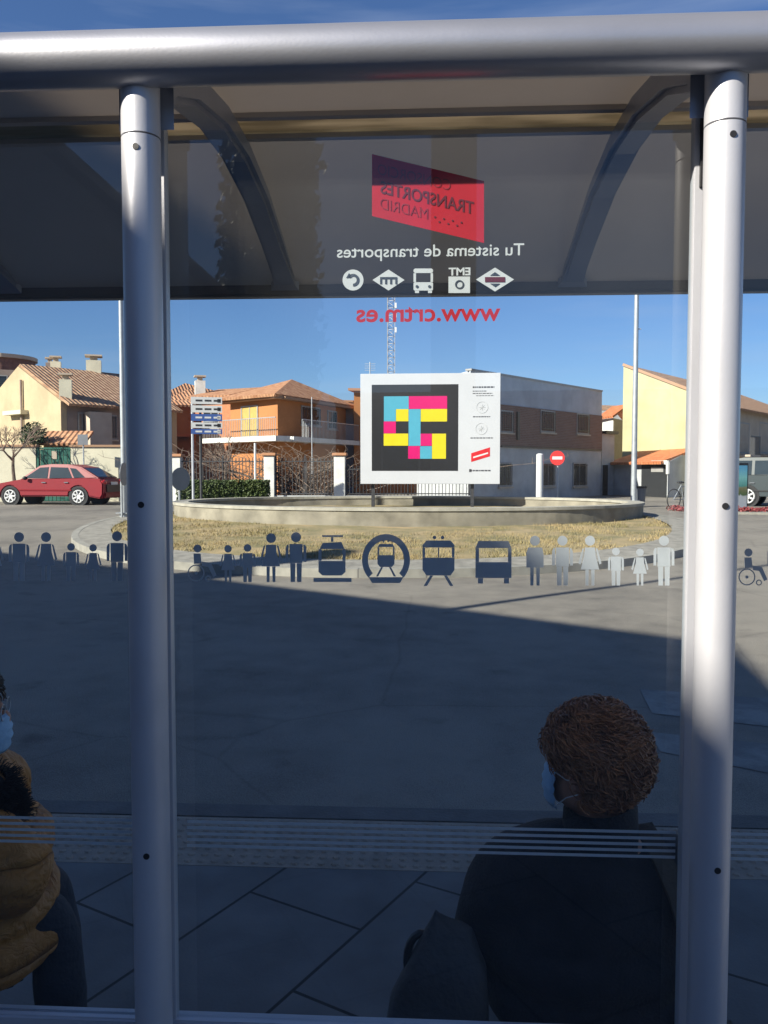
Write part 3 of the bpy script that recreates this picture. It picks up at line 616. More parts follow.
mb = MB(); p0, p1 = f.a-f.d*.2+f.n*.3, f.b+f.d*.2+f.n*.3; mb.slab([P3(p0, zz+.02), P3(p1, zz+.02), P3(p1-f.n*1.4, zz+.62), P3(p0-f.n*1.4, zz+.62)], .1); o = mb.build('roof', 'tile', gh); uvroof(o, f.d)
# -- garden railing with piers and bare climbers
def pier(px, d, ytop, w, label):
    p = P(px, 480, d); z1 = pz(ytop, d, px); z0 = hz(p.x, p.y)-.05; root = thing('gate_pier', label, 'pier', (p.x, p.y, z0), 'white piers of the garden railing')
    mb = MB(); mb.box((p.x, p.y, (z0+z1)/2), (w, w, z1-z0)); mb.build('shaft', 'white', root, bevel=.01)
    mb = MB(); mb.box((p.x, p.y, z1+.06), (w+.14, w+.14, .116)); mb.build('cap', 'tile', root, bevel=.02)
pier(270, 31.5, 456, .40, 'white pier with terracotta cap at the right end of the hedge'); pier(340, 31.3, 456, .42, 'white pier with terracotta cap just left of the billboard'); pier(177, 32, 457, .38, 'white pier next to the round sign backs')
def railing(px0, px1, d0, d1, ytop, label):
    a_, b_ = xy(px0, d0), xy(px1, d1); f = Face(a_, b_); zt = pz(ytop, (d0+d1)/2, (px0+px1)/2); z0 = .28
    root = thing('garden_railing', label, 'fence', (a_.x, a_.y, z0), 'dark iron garden railings')
    mb = MB(); n = int(f.L/.13)
    for i in range(n+1): u = f.L*i/n; f.box(mb, u-.012, u+.012, z0+.35, zt, -.012, .012)
    for zz in (z0+.4, zt-.15): f.box(mb, 0, f.L, zz, zz+.04, .013, .03)
    mb.build('bars', 'iron', root); mb = MB(); f.box(mb, 0, f.L, z0-.1, z0+.349, -.12, .12); mb.build('plinth', 'grey', root)
    mb = MB()
    for u in (.03, f.L*.5, f.L-.03): mb = MB(); f.box(mb, u-.03, u+.03, z0+.35, zt+.1, -.045, -.013); mb.build('fence_post', 'iron', root)
railing(180, 266, 32, 31.6, 458, 'dark iron railing behind the clipped hedge'); railing(275, 335, 31.5, 31.3, 458, 'dark iron railing tangled with bare climbers'); railing(346, 470, 31.2, 31.2, 466, 'low iron railing behind the billboard posts')
# screen wall behind the railing, and low garden building under the villa
def climber(px0, px1, d, y0, n, label, seed):
    random.seed(seed); mb = MB(); 
    for i in range(n):
        px = random.uniform(px0, px1); p = P(px, 490, d+random.uniform(.1, .9)); z = .3; pts = [p.copy()]; pts[0].z = z; zt = pz(y0+random.uniform(0, 26), d, px)
        dirx = random.gauss(0, .12)
        while pts[-1].z < zt:
            q = pts[-1]+Vector((dirx+random.gauss(0, .09), random.gauss(0, .05), random.uniform(.06, .2))); dirx += random.gauss(0, .06); pts.append(q)
            if len(pts) > 26: break
        mb.tube(pts, [.022*(1-k/len(pts))+.006 for k in range(len(pts))], 4, False)
        for k in range(2, len(pts), 2):
            q = pts[k]; e_ = q+Vector((random.gauss(0, .3), random.gauss(0, .1), random.uniform(0, .35))); mb.tube([q, (q+e_)/2+Vector((0, 0, .05)), e_], [.008, .006, .004], 3, False)
    return tag(mb.build('bare_climber', 'twig'), label, 'climber')
climber(276, 336, 31.4, 446, 95, 'tangle of bare brown climber stems on the railing right of the hedge', 3)
climber(185, 268, 32.2, 452, 60, 'bare brown vine stems over the railing behind the hedge', 4)
random.seed(9)
# hedge
a_, b_ = xy(176, 29.3), xy(270, 29.8); f = Face(a_, b_); zt = pz(480, 29.5, 225)
root = thing('hedge', 'long clipped green hedge in front of the iron railing', 'hedge', (a_.x, a_.y, .3))
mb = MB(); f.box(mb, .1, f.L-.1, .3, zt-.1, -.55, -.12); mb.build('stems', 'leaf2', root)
mb = MB(); 
for _ in range(9000):
    u = random.uniform(0, f.L); zz = .3+random.random()**.7*(zt-.3); o = random.uniform(-.7, 0)
    if random.random() < .55: o = random.uniform(-.12, .05)
    zz += .07*noise.noise(Vector((u*1.5, 0, 1))); p = f.a+f.d*u+f.n*o; n1 = Vector((random.gauss(0, 1), random.gauss(0, 1), random.gauss(0, 1))).normalized(); n2 = n1.orthogonal().normalized(); n3 = n1.cross(n2); s = random.uniform(.025, .055); p = P3(p, zz)
    mb.add([p+n2*s, p+n3*s*.6, p-n2*s, p-n3*s*.6], [(0, 1, 2, 3)])
mb.build('foliage', 'leaf', root)
# bare street tree + bush
def bare_tree(px, d, ytop, spread, label):
    p = P(px, 480, d); z0 = hz(p.x, p.y); zt = pz(ytop, d, px); root = thing('bare_tree', label, 'tree', (p.x, p.y, z0)); H = zt-z0
    tr = MB(); pts = [Vector((p.x+.03*math.sin(i), p.y, z0+H*.55*i/6)) for i in range(7)]; tr.tube(pts, [.09-.006*i for i in range(7)], 8); tr.build('trunk', 'bark', root, True)
    cr_ = MB()
    def grow(q, dr, L, r, dep):
        e_ = q+dr*L; m_ = (q+e_)/2+Vector((random.gauss(0, .04), random.gauss(0, .04), 0))*L; cr_.tube([q, m_, e_], [r, r*.85, r*.65], 4, False)
        if dep == 0: return
        for _ in range(random.choice((2, 3, 3))):
            nd = (dr+Vector((random.gauss(0, .5), random.gauss(0, .5), random.gauss(.1, .3)))).normalized(); grow(e_, nd, L*random.uniform(.6, .85), r*.6, dep-1)
    for k in range(6):
        a = k*1.05; grow(pts[-1]-Vector((0, 0, .05*k)), Vector((math.cos(a)*spread, math.sin(a)*spread, .8)).normalized(), H*.17, .04, 4)
    cr_.build('crown', 'twig', root)
bare_tree(14, 32.6, 418, .8, 'small bare pollarded street tree in front of the cream wall')
bare_tree(226, 33.5, 436, .7, 'thin bare garden tree behind the iron railing')
p = P(33, 436, 35.2); root = thing('bush', 'dark green rounded bush rising over the cream wall', 'bush', (p.x, p.y, .3))
mb = MB(); mb.tube([(p.x, p.y, .3), (p.x, p.y, p.z)], .07, 6); mb.build('trunk', 'bark', root)
mb = MB(); leafcloud(mb, (p.x, p.y, p.z), (.6, .5, .62), 1500, .06); mb.build('crown', 'leaf2', root)
# ------------------------------------------------------------ street furniture
def pole(name, px, ybase, ytop, d, r, label, cat, group=None, r2=None, m='steel'):
    p = P(px, ybase, d); z0 = hz(p.x, p.y)-.02; zt = pz(ytop, d, px); root = thing(name, label, cat, (p.x, p.y, z0), group)
    mb = MB(); mb.tube([(p.x, p.y, z0), (p.x, p.y, zt)], [r, r2 or r], 12); mb.build('pole', m, root, True)
    return root, Vector((p.x, p.y, z0)), zt
def lamp_head(root, p, zt, dr):
    q = Vector((p.x, p.y, zt)); e_ = q+Vector(dr)*1.1+Vector((0, 0, .15)); mb = MB(); mb.tube([q-Vector((0, 0, .05)), q+Vector(dr)*.4+Vector((0, 0, .12)), e_], .03, 8); mb.build('arm', 'steel', root, True)
    mb = MB(); mb.ell(e_+Vector(dr)*.3, (.38, .16, .07)); mb.build('lamp_head', 'steel', root, True)
    mb = MB(); mb.box((p.x, p.y, p.z+.25), (.34, .34, .02)); mb.tube([(p.x, p.y, p.z), (p.x, p.y, p.z+.24)], .12, 12); mb.build('base_collar', 'steel', root)
root, p, zt = pole('street_lamp', 124.5, 522, 120, 21.5, .075, 'tall pale lamp post with round sign beside the left shelter post', 'street lamp', r2=.05)
lamp_head(root, p, zt, (0, 1, 0)); 
root, p, zt = pole('street_lamp', 633.5, 502, 150, 28.5, .10, 'tall pale lamp post left of the right shelter post', 'street lamp', r2=.06)
lamp_head(root, p, zt, (0, 1, 0))
mb = MB(); q = P(641, 329, 28.5); mb.tube([(p.x, p.y, q.z), q], .02, 6); mb.build('bracket', 'steel', root)
def sign_round(px, yc, rpx, d, ybase, label, back=True, squeeze=1):
    root, p, zt = pole('traffic_sign', px, ybase, yc-rpx*.6, d, .03, label, 'traffic sign')
    c = P(px, yc, d); r = rpx/F*d; n = Vector((-c.x, -c.y, 0)).normalized(); n = (Matrix.Rotation(R(squeeze), 3, 'Z') @ n)
    mb = MB(); mb.disc(c+n*.05, n, r, .02, 32); f = mb.build('sign_plate', 'alu_dark' if back else M['signred'], root)
    return root, c+n*.05, n, r
M['signred'] = mat('sign red', (.62, .03, .03), .35, .03, 4, 0)
sign_round(179.5, 479, 11.5, 25.5, 505, 'round traffic sign seen from its dark back near the hedge', True, 38)
sign_round(122, 474, 11.5, 21.3, 519, 'round traffic sign turned almost edge-on beside the left lamp post', True, 70)
root, c, n, r = sign_round(557.5, 458, 7.2, 30, 500, 'red no entry sign in front of the grey building', False, -6)
mb = MB(); sx = Vector((-n.y, n.x, 0)); q = [c+n*.014+sx*a*r*.68+Vector((0, 0, b*r*.2)) for a, b in ((-1, -1), (1, -1), (1, 1), (-1, 1))]
mb.add(q+[p_+n*.004 for p_ in q], [(0, 1, 2, 3), (4, 7, 6, 5), (0, 4, 5, 1), (1, 5, 6, 2), (2, 6, 7, 3), (3, 7, 4, 0)]); mb.build('white_bar', 'signwhite', root)
root, p, zt = pole('traffic_sign', 84, 480, 436, 33.2, .03, 'small square sign on a thin pole beside the green gate', 'traffic sign')
mb = MB(); mb.box((p.x, p.y-.05, zt-.15), (.42, .02, .42)); mb.build('sign_plate', 'alu_dark', root)
# white post
root, p, zt = pole('bollard_post', 539.5, 499, 455, 29.5, .13, 'thick white post beside the red no entry sign', 'post', m='signwhite')
mb = MB(); mb.ell((p.x, p.y, zt), (.13, .13, .06)); mb.build('cap', 'signwhite', root, True)
# thin white mast
root, p, zt = pole('flag_mast', 312, 455, 397, 39, .025, 'thin slanted mast standing before the orange villa', 'mast', m='steel')
root, p, zt = pole('white_mast', 255.5, 497, 443, 30.6, .045, 'short white post rising behind the hedge', 'post', m='signwhite')
# direction signs
p = P(206, 478, 28); root = thing('direction_sign', 'stack of white and blue street direction panels on two dark poles', 'direction sign', (p.x, p.y, .3))
for px in (193, 201): q = P(px, 478, 28.05); mb = MB(); mb.tube([(q.x, q.y, .3), (q.x, q.y, pz(397, 28, px))], .045, 8); mb.build('pole', 'iron' if px > 195 else 'alu', root)
M['signblue'] = mat('sign blue', (.05, .10, .30), .4, .04, 4, 0)
for k, (y0, y1, m) in enumerate(((397, 404, 'signwhite'), (405.5, 412.5, 'signwhite'), (414, 421, 'signblue'), (422.5, 428, 'signwhite'), (429, 434, 'signblue'))):
    a_, b_ = P(191, y1, 27.95), P(222, y0, 28.2); f = Face(a_, b_); mb = MB(); f.box(mb, 0, f.L, P(206, y1, 28).z, P(206, y0, 28).z, 0, .05)
    pl = mb.build('sign_panel', m, root); t = MB()
    zc = P(206, (y0+y1)/2, 28).z
    for wd in range(3): u0 = .15+wd*.3; f.box(t, u0, u0+.22, zc-.03, zc+.03, .051, .056)
    f.box(t, f.L-.16, f.L-.05, zc-.06, zc+.06, .051, .056); t.build('lettering', 'iron' if m == 'signwhite' else 'signwhite', pl)
# bin, advertising panel
p = P(640, 500, 28.9); z0 = hz(p.x, p.y); root = thing('litter_bin', 'dark litter bin on a post beside the right lamp post', 'bin', (p.x, p.y, z0))
mb = MB(); mb.tube([(p.x, p.y, z0+.1), (p.x, p.y, z0+.66)], [.17, .2], 16); mb.build('bin_body', 'alu_dark', root, True)
mb = MB(); mb.disc((p.x, p.y, z0+.7), (0, 0, 1), .23, .07); mb.build('lid', 'black', root); mb = MB(); mb.tube([(p.x, p.y, z0), (p.x, p.y, z0+.1)], .05, 8); mb.build('stand', 'iron', root)
A, B = xy(732, 26.6), xy(748.5, 27.0); f = Face(A, B); root = thing('advertising_panel', 'free-standing dark framed advertising panel with a landscape poster', 'advertising panel', (A.x, A.y, .4)); z0 = pz(513, 26.8); z1 = pz(463, 26.8)
mb = MB(); f.box(mb, 0, f.L, z0-.15, z1, -.12, 0); mb.build('case', 'black', root, bevel=.01)
m = bpy.data.materials.new('poster'); m.use_nodes = True; nn, ll, bb = nodes(m); t = nn.new('ShaderNodeTexCoord'); sp = nn.new('ShaderNodeSeparateXYZ'); ll.new(t.outputs['Generated'], sp.inputs[0])
r = nn.new('ShaderNodeValToRGB'); r.color_ramp.interpolation = 'LINEAR'; e_ = r.color_ramp.elements; e_[0].position = 0; e_[0].color = (.6, .62, .65, 1); e_[1].position = 1; e_[1].color = (.12, .42, .62, 1)
for po, co in ((.40, (.62, .62, .62, 1)), (.43, (.08, .14, .04, 1)), (.58, (.25, .22, .1, 1)), (.62, (.10, .35, .30, 1)), (.8, (.25, .6, .55, 1))): x = e_.new(po); x.color = co
nz_ = nn.new('ShaderNodeTexNoise'); nz_.inputs['Scale'].default_value = 5; ll.new(t.outputs['Generated'], nz_.inputs['Vector']); ad = nn.new('ShaderNodeMath'); ad.operation = 'MULTIPLY_ADD'; ad.inputs[1].default_value = .12; ll.new(nz_.outputs['Fac'], ad.inputs[0]); ll.new(sp.outputs[2], ad.inputs[2]); ll.new(ad.outputs[0], r.inputs[0]); ll.new(r.outputs[0], bb.inputs['Base Color']); bb.inputs['Roughness'].default_value = .2
mb = MB(); f.box(mb, .07, f.L-.07, z0+.05, z1-.08, .002, .012); mb.build('poster', m, root)
# bicycles by the red plants
def bicycle(px, d, rz, label):
    p = P(px, 505, d); z0 = hz(p.x, p.y)+.0; root = thing('bicycle', label, 'bicycle', (p.x, p.y, z0), 'parked bicycles')
    T = Matrix.Translation((p.x, p.y, z0)) @ Matrix.Rotation(rz, 4, 'Z')
    for cx in (-.52, .52):
        mb = MB(); mb.tube([T @ Vector((cx+.33*math.cos(a*math.pi/12), 0, .34+.33*math.sin(a*math.pi/12))) for a in range(25)], .018, 6, False)
        wv = mb.build('wheel', 'black', root); mb = MB()
        for a in range(12): mb.tube([T @ Vector((cx, 0, .34)), T @ Vector((cx+.32*math.cos(a*math.pi/6), 0, .34+.32*math.sin(a*math.pi/6)))], .003, 3)
        mb.build('spokes', 'steel', wv)
    mb = MB(); S = lambda x, z: T @ Vector((x, 0, z))
    for a_, b_ in (((-.52, .34), (-.05, .32)), ((-.52, .34), (-.18, .78)), ((-.18, .85), (-.05, .32)), ((-.16, .74), (.36, .78)), ((-.05, .32), (.38, .70)), ((.36, .85), (.52, .34))): mb.tube([S(*a_), S(*b_)], .016, 6)
    mb.build('frame', 'steel', root); mb = MB(); mb.tube([T @ Vector((.34, -.27, .95)), T @ Vector((.38, 0, .93)), T @ Vector((.34, .27, .95))], .014, 6); mb.tube([S(.36, .84), S(.37, .94)], .014, 6); mb.build('handlebar', 'black', root)
    mb = MB(); mb.ell(S(-.19, .89), (.13, .07, .035)); mb.build('saddle', 'black', root)
bicycle(684, 27.3, R(35), 'pale parked bicycle nearest the right shelter post'); bicycle(691, 28.2, R(55), 'parked bicycle half hidden behind the right shelter post')
# far lattice mast
p = P(390, 372, 130); root = thing('radio_mast', 'far slender grey lattice radio mast above the billboard', 'mast', (p.x, p.y, .3)); zt = P(390, 293, 130).z; s = .75
mb = MB(); cs = [Vector((s*math.cos(a*2.094), s*math.sin(a*2.094), 0)) for a in range(3)]; b0 = Vector((p.x, p.y, .3)); n = 26
for c_ in cs: mb.tube([b0+c_, b0+c_+Vector((0, 0, zt-.3))], .07, 4)
for i in range(n):
    z0_, z1_ = (zt-.3)*i/n, (zt-.3)*(i+1)/n
    for k in range(3):
        mb.tube([b0+cs[k]+Vector((0, 0, z0_)), b0+cs[(k+1) % 3]+Vector((0, 0, z1_))], .045, 3); mb.tube([b0+cs[k]+Vector((0, 0, z1_)), b0+cs[(k+1) % 3]+Vector((0, 0, z1_))], .045, 3)
mb.build('lattice', mat('mast paint', (.30, .30, .32), .6), root); mb = MB()
for zz in (.93, .88, .8): mb.box(b0+Vector((.9, -.4, (zt-.3)*zz)), (.3, .3, .8))
mb.build('antenna_panel', 'signwhite', root)
root, p, zt = pole('roof_aerial', 370, 400, 362, 46.4, .03, 'small television aerial poking up beside the billboard', 'aerial')
mb = MB(); 
for k in range(4): mb.tube([(p.x-.3, p.y, zt-.1-k*.12), (p.x+.3, p.y, zt-.1-k*.12)], .015, 4)
mb.build('aerial_rods', 'steel', root)
# overhead wire
# ------------------------------------------------------------ billboard
A, B = xy(360.5, 25.0), xy(500, 24.7); f = Face(A, B); zt, zb_ = P(430, 373.5, 24.9).z, P(430, 484, 24.9).z
root = thing('billboard', 'large white billboard with black square and coloured block pattern', 'billboard', (P(430, 497, 24.9).x, P(430, 497, 24.9).y, .4))
mb = MB(); f.box(mb, 0, f.L, zb_, zt, -.16, 0)
board = mb.build('board', mat('billboard sheet', (.50, .51, .54), .3, .02, 2, 0, spec=.5), root, bevel=.008)
mb = MB()
for px in (372.5, 472.5): u = f.u(px); f.box(mb, u-.05, u+.05, .35, zb_+.5, -.28, -.162)
mb.build('support_post', 'iron', root)
def bpx(mb, x0, y0, x1, y1, o0, o1): u0, u1 = f.u(x0), f.u(x1); f.box(mb, u0, u1, P((x0+x1)/2, y1, 24.9).z, P((x0+x1)/2, y0, 24.9).z, o0, o1)
S = 5.12; X = lambda v: 355+v/S; Yy = lambda v: 365+v/S
mb = MB(); bpx(mb, X(86), Yy(100), X(527), Yy(542), .001, .004); mb.build('code_field', mat('black print', (.008, .008, .01), .5, .1, 5, 0), root)
M['cyan'] = mat('cyan print', (.07, .32, .44), .35, .03, 5, 0); M['magenta'] = mat('magenta print', (.55, .006, .13), .35, .03, 5, 0); M['yprint'] = mat('yellow print', (.60, .50, .012), .35, .03, 5, 0)
blocks = {'cyan': [(148, 160, 274, 226), (148, 226, 209, 288), (274, 226, 335, 414), (333, 416, 393, 480)],
          'magenta': [(275, 160, 470, 225), (147, 289, 209, 350), (335, 352, 393, 414), (272, 415, 332, 480)],
          'yprint': [(210, 226, 273, 288), (336, 226, 470, 290), (147, 351, 272, 413), (394, 352, 465, 480)]}
for m, L in blocks.items():
    mb = MB()
    for x0, y0, x1, y1 in L: bpx(mb, X(x0), Yy(y0), X(x1), Yy(y1), .005, .008)
    mb.build('colour_blocks', m, root)
mb = MB()
for x0, y0, x1, y1 in ((600, 112, 710, 120), (600, 134, 672, 138), (600, 146, 700, 150), (618, 158, 708, 161), (602, 264, 692, 269), (590, 372, 706, 377), (584, 537, 696, 544), (584, 533, 596, 548)):
    x = x0
    while x < x1: wdt = random.uniform(5, 16); bpx(mb, X(x), Yy(y0), X(min(x+wdt, x1)), Yy(y1), .001, .004); x += wdt+3
mb.build('small_print', mat('grey print', (.06, .06, .07), .5), root)
mb = MB()
for cx, cy in ((649, 219), (645, 328)):
    for a in range(20):
        a0, a1 = a*math.pi/10, (a+1)*math.pi/10
        p0 = [f.a+f.d*(f.u(X(cx+rr*math.cos(t_)))) for rr in (26, 29) for t_ in (a0, a1)]
    c3 = f.a+f.d*f.u(X(cx))+f.n*.004; c3 = Vector((c3.x, c3.y, P(X(cx), Yy(cy), 24.9).z)); dx3 = P3(f.d, 0)
    mb.tube([c3+dx3*.17*math.cos(a*math.pi/12)+Vector((0, 0, .17*math.sin(a*math.pi/12))) for a in range(25)], .005, 4, False)
    for a in range(4): mb.tube([c3-dx3*.09*math.cos(a*math.pi/4)-Vector((0, 0, .09*math.sin(a*math.pi/4))), c3+dx3*.09*math.cos(a*math.pi/4)+Vector((0, 0, .09*math.sin(a*math.pi/4)))], .006, 4)
mb.build('round_icon', 'grey', root)
def quadf(mb, pts, o0, o1):
    lo = []; hi = []
    for x, y in pts:
        q = f.a+f.d*f.u(x); z = P(x, y, 24.9).z; lo.append(Vector((q.x+f.n.x*o0, q.y+f.n.y*o0, z))); hi.append(Vector((q.x+f.n.x*o1, q.y+f.n.y*o1, z)))
    n = len(pts); mb.add(lo+hi, [tuple(range(n)), tuple(range(n, 2*n))[::-1]]+[(i, (i+1) % n, n+(i+1) % n, n+i) for i in range(n)])
mb = MB(); quadf(mb, [(X(594), Yy(452)), (X(690), Yy(422)), (X(690), Yy(468)), (X(594), Yy(497))], .001, .004); mb.build('red_logo', mat('red print', (.55, .015, .02), .35), root)
mb = MB(); quadf(mb, [(X(604), Yy(470)), (X(680), Yy(447)), (X(680), Yy(455)), (X(604), Yy(478))], .005, .006); mb.build('logo_lettering', 'signwhite', root)
# round white display disc left of the billboard
# ------------------------------------------------------------ cars
def car(name, label, loc, rz, L, W, H, paint, prof='sedan', group=None):
    root = thing(name, label, 'car', loc, group)
    T = Matrix.Translation(loc) @ Matrix.Rotation(rz, 4, 'Z')
    hl = L/2; b = .58*H  # beltline
    if prof == 'sedan':
        low = [(-hl, .42), (-hl+.02, .62), (-hl+.18, .76), (-hl+1.15, .93), (-hl+1.3, .95), (hl-.75, 1.0), (hl-.12, .98), (hl, .80), (hl-.0, .40), (hl-.1, .24), (-hl+.1, .22)]
        roofp = [(-hl+1.2, .93), (-hl+1.95, H-.06), (-hl+2.4, H), (-hl+3.1, H-.01), (hl-.95, H-.12), (hl-.2, .99)]
    else:
        low = [(-hl, .5), (-hl+.02, .85), (-hl+.15, .98), (-hl+1.1, 1.08), (hl-.3, 1.12), (hl-.03, 1.08), (hl, .7), (hl-.02, .45), (hl-.1, .32), (-hl+.1, .30)]
        roofp = [(-hl+1.05, 1.07), (-hl+1.55, H-.08), (-hl+1.9, H), (hl-.8, H), (hl-.4, H-.08), (hl-.08, 1.11)]
    def shell(pts, w0, w1, zb, zt, nseg=1):
        mb = MB(); n = len(pts)
        lays = []
        for s_ in (-1, 1):
            lay = []
            for x, z in pts:
                k = (z-zb)/(zt-zb) if zt > zb else 0; ww = w0+(w1-w0)*max(0, min(1, k)); e_ = 1
                lay.append(T @ Vector((x, s_*ww/2*e_, z)))
            lays.append(lay)
        mb.add(lays[0]+lays[1], [tuple(range(n)), tuple(range(n, 2*n))[::-1]]+[(i, n+i, n+(i+1) % n, (i+1) % n) for i in range(n)])
        return mb
    # wheel arch cut: outline with arches
    wx = (-hl+.88, hl-.98); wr = .325 if prof == 'sedan' else .36
    def arched(pts):
        top = [p for p in pts if p[1] > .3]; out = list(top)
        zb0 = .24 if prof == 'sedan' else .3
        def arc(cx): return [(cx+(wr+.06)*math.cos(a), wr+(wr+.06)*math.sin(a)) for a in [math.pi*k/10 for k in range(0, 11)] if wr+(wr+.06)*math.sin(a) > zb0]
        out += [(hl-.1, zb0)]+arc(wx[1])+arc(wx[0])+[(-hl+.1, zb0)]
        return out
    body = shell(arched(low), W, W*.94, .3, 1.0).build('body', paint, root, True, bevel=.045)
    cab = shell(roofp, W*.90, W*.70, .95, H).build('cabin', paint, root, bevel=.035)
    # glass panels just proud of the cabin
    def gl(pts, side):
        mb = MB(); q = []
        for x, z in pts:
            k = (z-.95)/(H-.95); ww = W*.90+(W*.70-W*.90)*k; q.append((x, side*(ww/2+.004), z))
        lo = [T @ Vector(v_) for v_ in q]; hi = [T @ Vector((v_[0], v_[1]+side*.006, v_[2])) for v_ in q]; n = len(q)
        mb.add(lo+hi, [tuple(range(n)), tuple(range(n, 2*n))[::-1]]+[(i, (i+1) % n, n+(i+1) % n, n+i) for i in range(n)]); return mb
    zt_ = H-.11; zb_2 = (1.0 if prof == 'sedan' else 1.14)
    if prof == 'sedan': wins = ([(-hl+1.42, zb_2), (-hl+2.0, zt_-.02), (-hl+2.35, zt_), (-hl+2.35, zb_2)], [(-hl+2.43, zb_2), (-hl+2.43, zt_), (-hl+3.12, zt_-.02), (-hl+3.35, zb_2)], [(-hl+3.42, zb_2+.01), (-hl+3.2, zt_-.03), (-hl+3.45, zt_-.06), (-hl+3.85, zb_2+.03)])
    else: wins = ([(-hl+1.22, zb_2), (-hl+1.62, zt_), (-hl+2.2, zt_), (-hl+2.2, zb_2)], [(-hl+2.3, zb_2), (-hl+2.3, zt_), (-hl+3.1, zt_), (-hl+3.1, zb_2)], [(-hl+3.2, zb_2), (-hl+3.2, zt_), (hl-.55, zt_), (hl-.3, zb_2)])
    for s_ in (-1, 1):
        for wn in wins: gl(wn, s_).build('side_window', 'carglass', root)
    def endglass(p0, p1, name):
        (x0, z0), (x1, z1) = p0, p1; d = Vector((x1-x0, 0, z1-z0)); n_ = Vector((-d.z, 0, d.x)).normalized(); n_ = n_ if n_.z > 0 else -n_
        a0, a1 = .12, .9; q = []
        for a_, s_ in ((a0, -1), (a0, 1), (a1, 1), (a1, -1)):
            x, z = x0+(x1-x0)*a_, z0+(z1-z0)*a_; k = (z-.95)/(H-.95); ww = (W*.90-(W*.2)*k)*.86; q.append(T @ (Vector((x, s_*ww/2, z))+n_*.01))
        nn_ = T.to_3x3() @ n_; mb = MB(); mb.add(q+[v_+nn_*.006 for v_ in q], [(0, 1, 2, 3), (4, 7, 6, 5), (0, 4, 5, 1), (1, 5, 6, 2), (2, 6, 7, 3), (3, 7, 4, 0)]); mb.build(name, 'carglass', root)
    endglass(roofp[0], roofp[1], 'windscreen'); endglass(roofp[-1], roofp[-2], 'rear_window')
    for cx in wx:
        for s_ in (-1, 1):
            c_ = Vector((cx, s_*(W/2-.12), wr)); mb = MB(); y0, y1 = (c_.y-.1*s_), (c_.y+.1*s_)
            mb.tube([T @ Vector((cx, y0, wr)), T @ Vector((cx, y1-.02*s_, wr)), T @ Vector((cx, y1, wr))], [wr, wr, wr-.02], 28); wh = mb.build('wheel', 'black', root, True)
            mb = MB(); mb.tube([T @ Vector((cx, y1-.01*s_, wr)), T @ Vector((cx, y1+.006*s_, wr))], wr*.30, 20)
            for k in range(7):
                a = k*2*math.pi/7; dv = Vector((math.cos(a), 0, math.sin(a))); mb.tube([T @ (Vector((cx, y1-.0*s_, wr))+dv*wr*.25), T @ (Vector((cx, y1, wr))+dv*wr*.68)], [.035, .04], 6)
            mb.tube([T @ (Vector((cx, y1, wr))+Vector((math.cos(k*math.pi/14), 0, math.sin(k*math.pi/14)))*wr*.68) for k in range(29)], .025, 6, False)
            mb.build('rim', 'signwhite', wh)
            mb = MB(); mb.tube([T @ Vector((cx, s_*(W/2-.3), wr)), T @ Vector((cx, s_*(W/2-.02), wr))], wr+.055, 24); mb.build('wheel_well', 'black', root)
    for s_ in (-1, 1):
        mb = MB(); mb.ell(T @ Vector((-hl+.14, s_*(W/2-.32), .68)), (.14, .2, .09), 12, 8, Matrix.Rotation(rz, 3, 'Z')); mb.build('headlight', 'signwhite', root, True)
        mb = MB(); mb.ell(T @ Vector((hl-.10, s_*(W/2-.24), .84)), (.12, .18, .10), 12, 8, Matrix.Rotation(rz, 3, 'Z')); mb.build('tail_light', 'signred', root, True)
        mb = MB(); mb.ell(T @ Vector((-hl+1.55, s_*(W/2+.06), 1.0)), (.09, .1, .07), 12, 8, Matrix.Rotation(rz, 3, 'Z')); mb.build('wing_mirror', 'black', root, True)
        mb = MB(); mb.box(T @ Vector((0, s_*(W/2-.006), .56)), (L*.46, .03, .05), rz); mb.build('side_moulding', paint if prof == 'sedan' else 'black', root)
        for xx in (-hl+2.25, -hl+3.15): mb = MB(); mb.box(T @ Vector((xx, s_*(W/2-.012), .84)), (.16, .03, .03), rz); mb.build('door_handle', 'alu_dark', root)
    for x in (-hl+.06, hl-.05): mb = MB(); mb.box(T @ Vector((x, 0, .38)), (.2, W*.86, .2), rz); mb.build('bumper', 'black' if prof != 'sedan' else paint, root, bevel=.04)
    mb = MB(); mb.box(T @ Vector((hl+.012, 0, .80)), (.02, .5, .11), rz); mb.build('number_plate', 'signwhite', root)
    mb = MB(); mb.box(T @ Vector((hl-.02, 0, .62)), (.1, W*.7, .3), rz); mb.build('rear_trim', 'black', root, bevel=.02)
    return root
M['carred'] = mat('red car paint', (.20, .002, .008), .45, .04, 3, 0, coat=.15, spec=.3)
M['cardark'] = mat('dark green-blue car paint', (.010, .022, .028), .45, .04, 3, 0, coat=.15)
p = P(58, 500, 31.3)
car('parked_car', 'red liftback car parked in front of the cream wall at left', (p.x, p.y, hz(p.x, p.y)), R(-6), 4.6, 1.76, 1.52, 'carred')
p = P(786, 500, 29.5)
car('parked_car', 'dark blue-green off-road car behind the red plants at the right edge', (p.x, p.y, hz(p.x, p.y)), R(150), 4.3, 1.8, 1.75, 'cardark', 'suv')
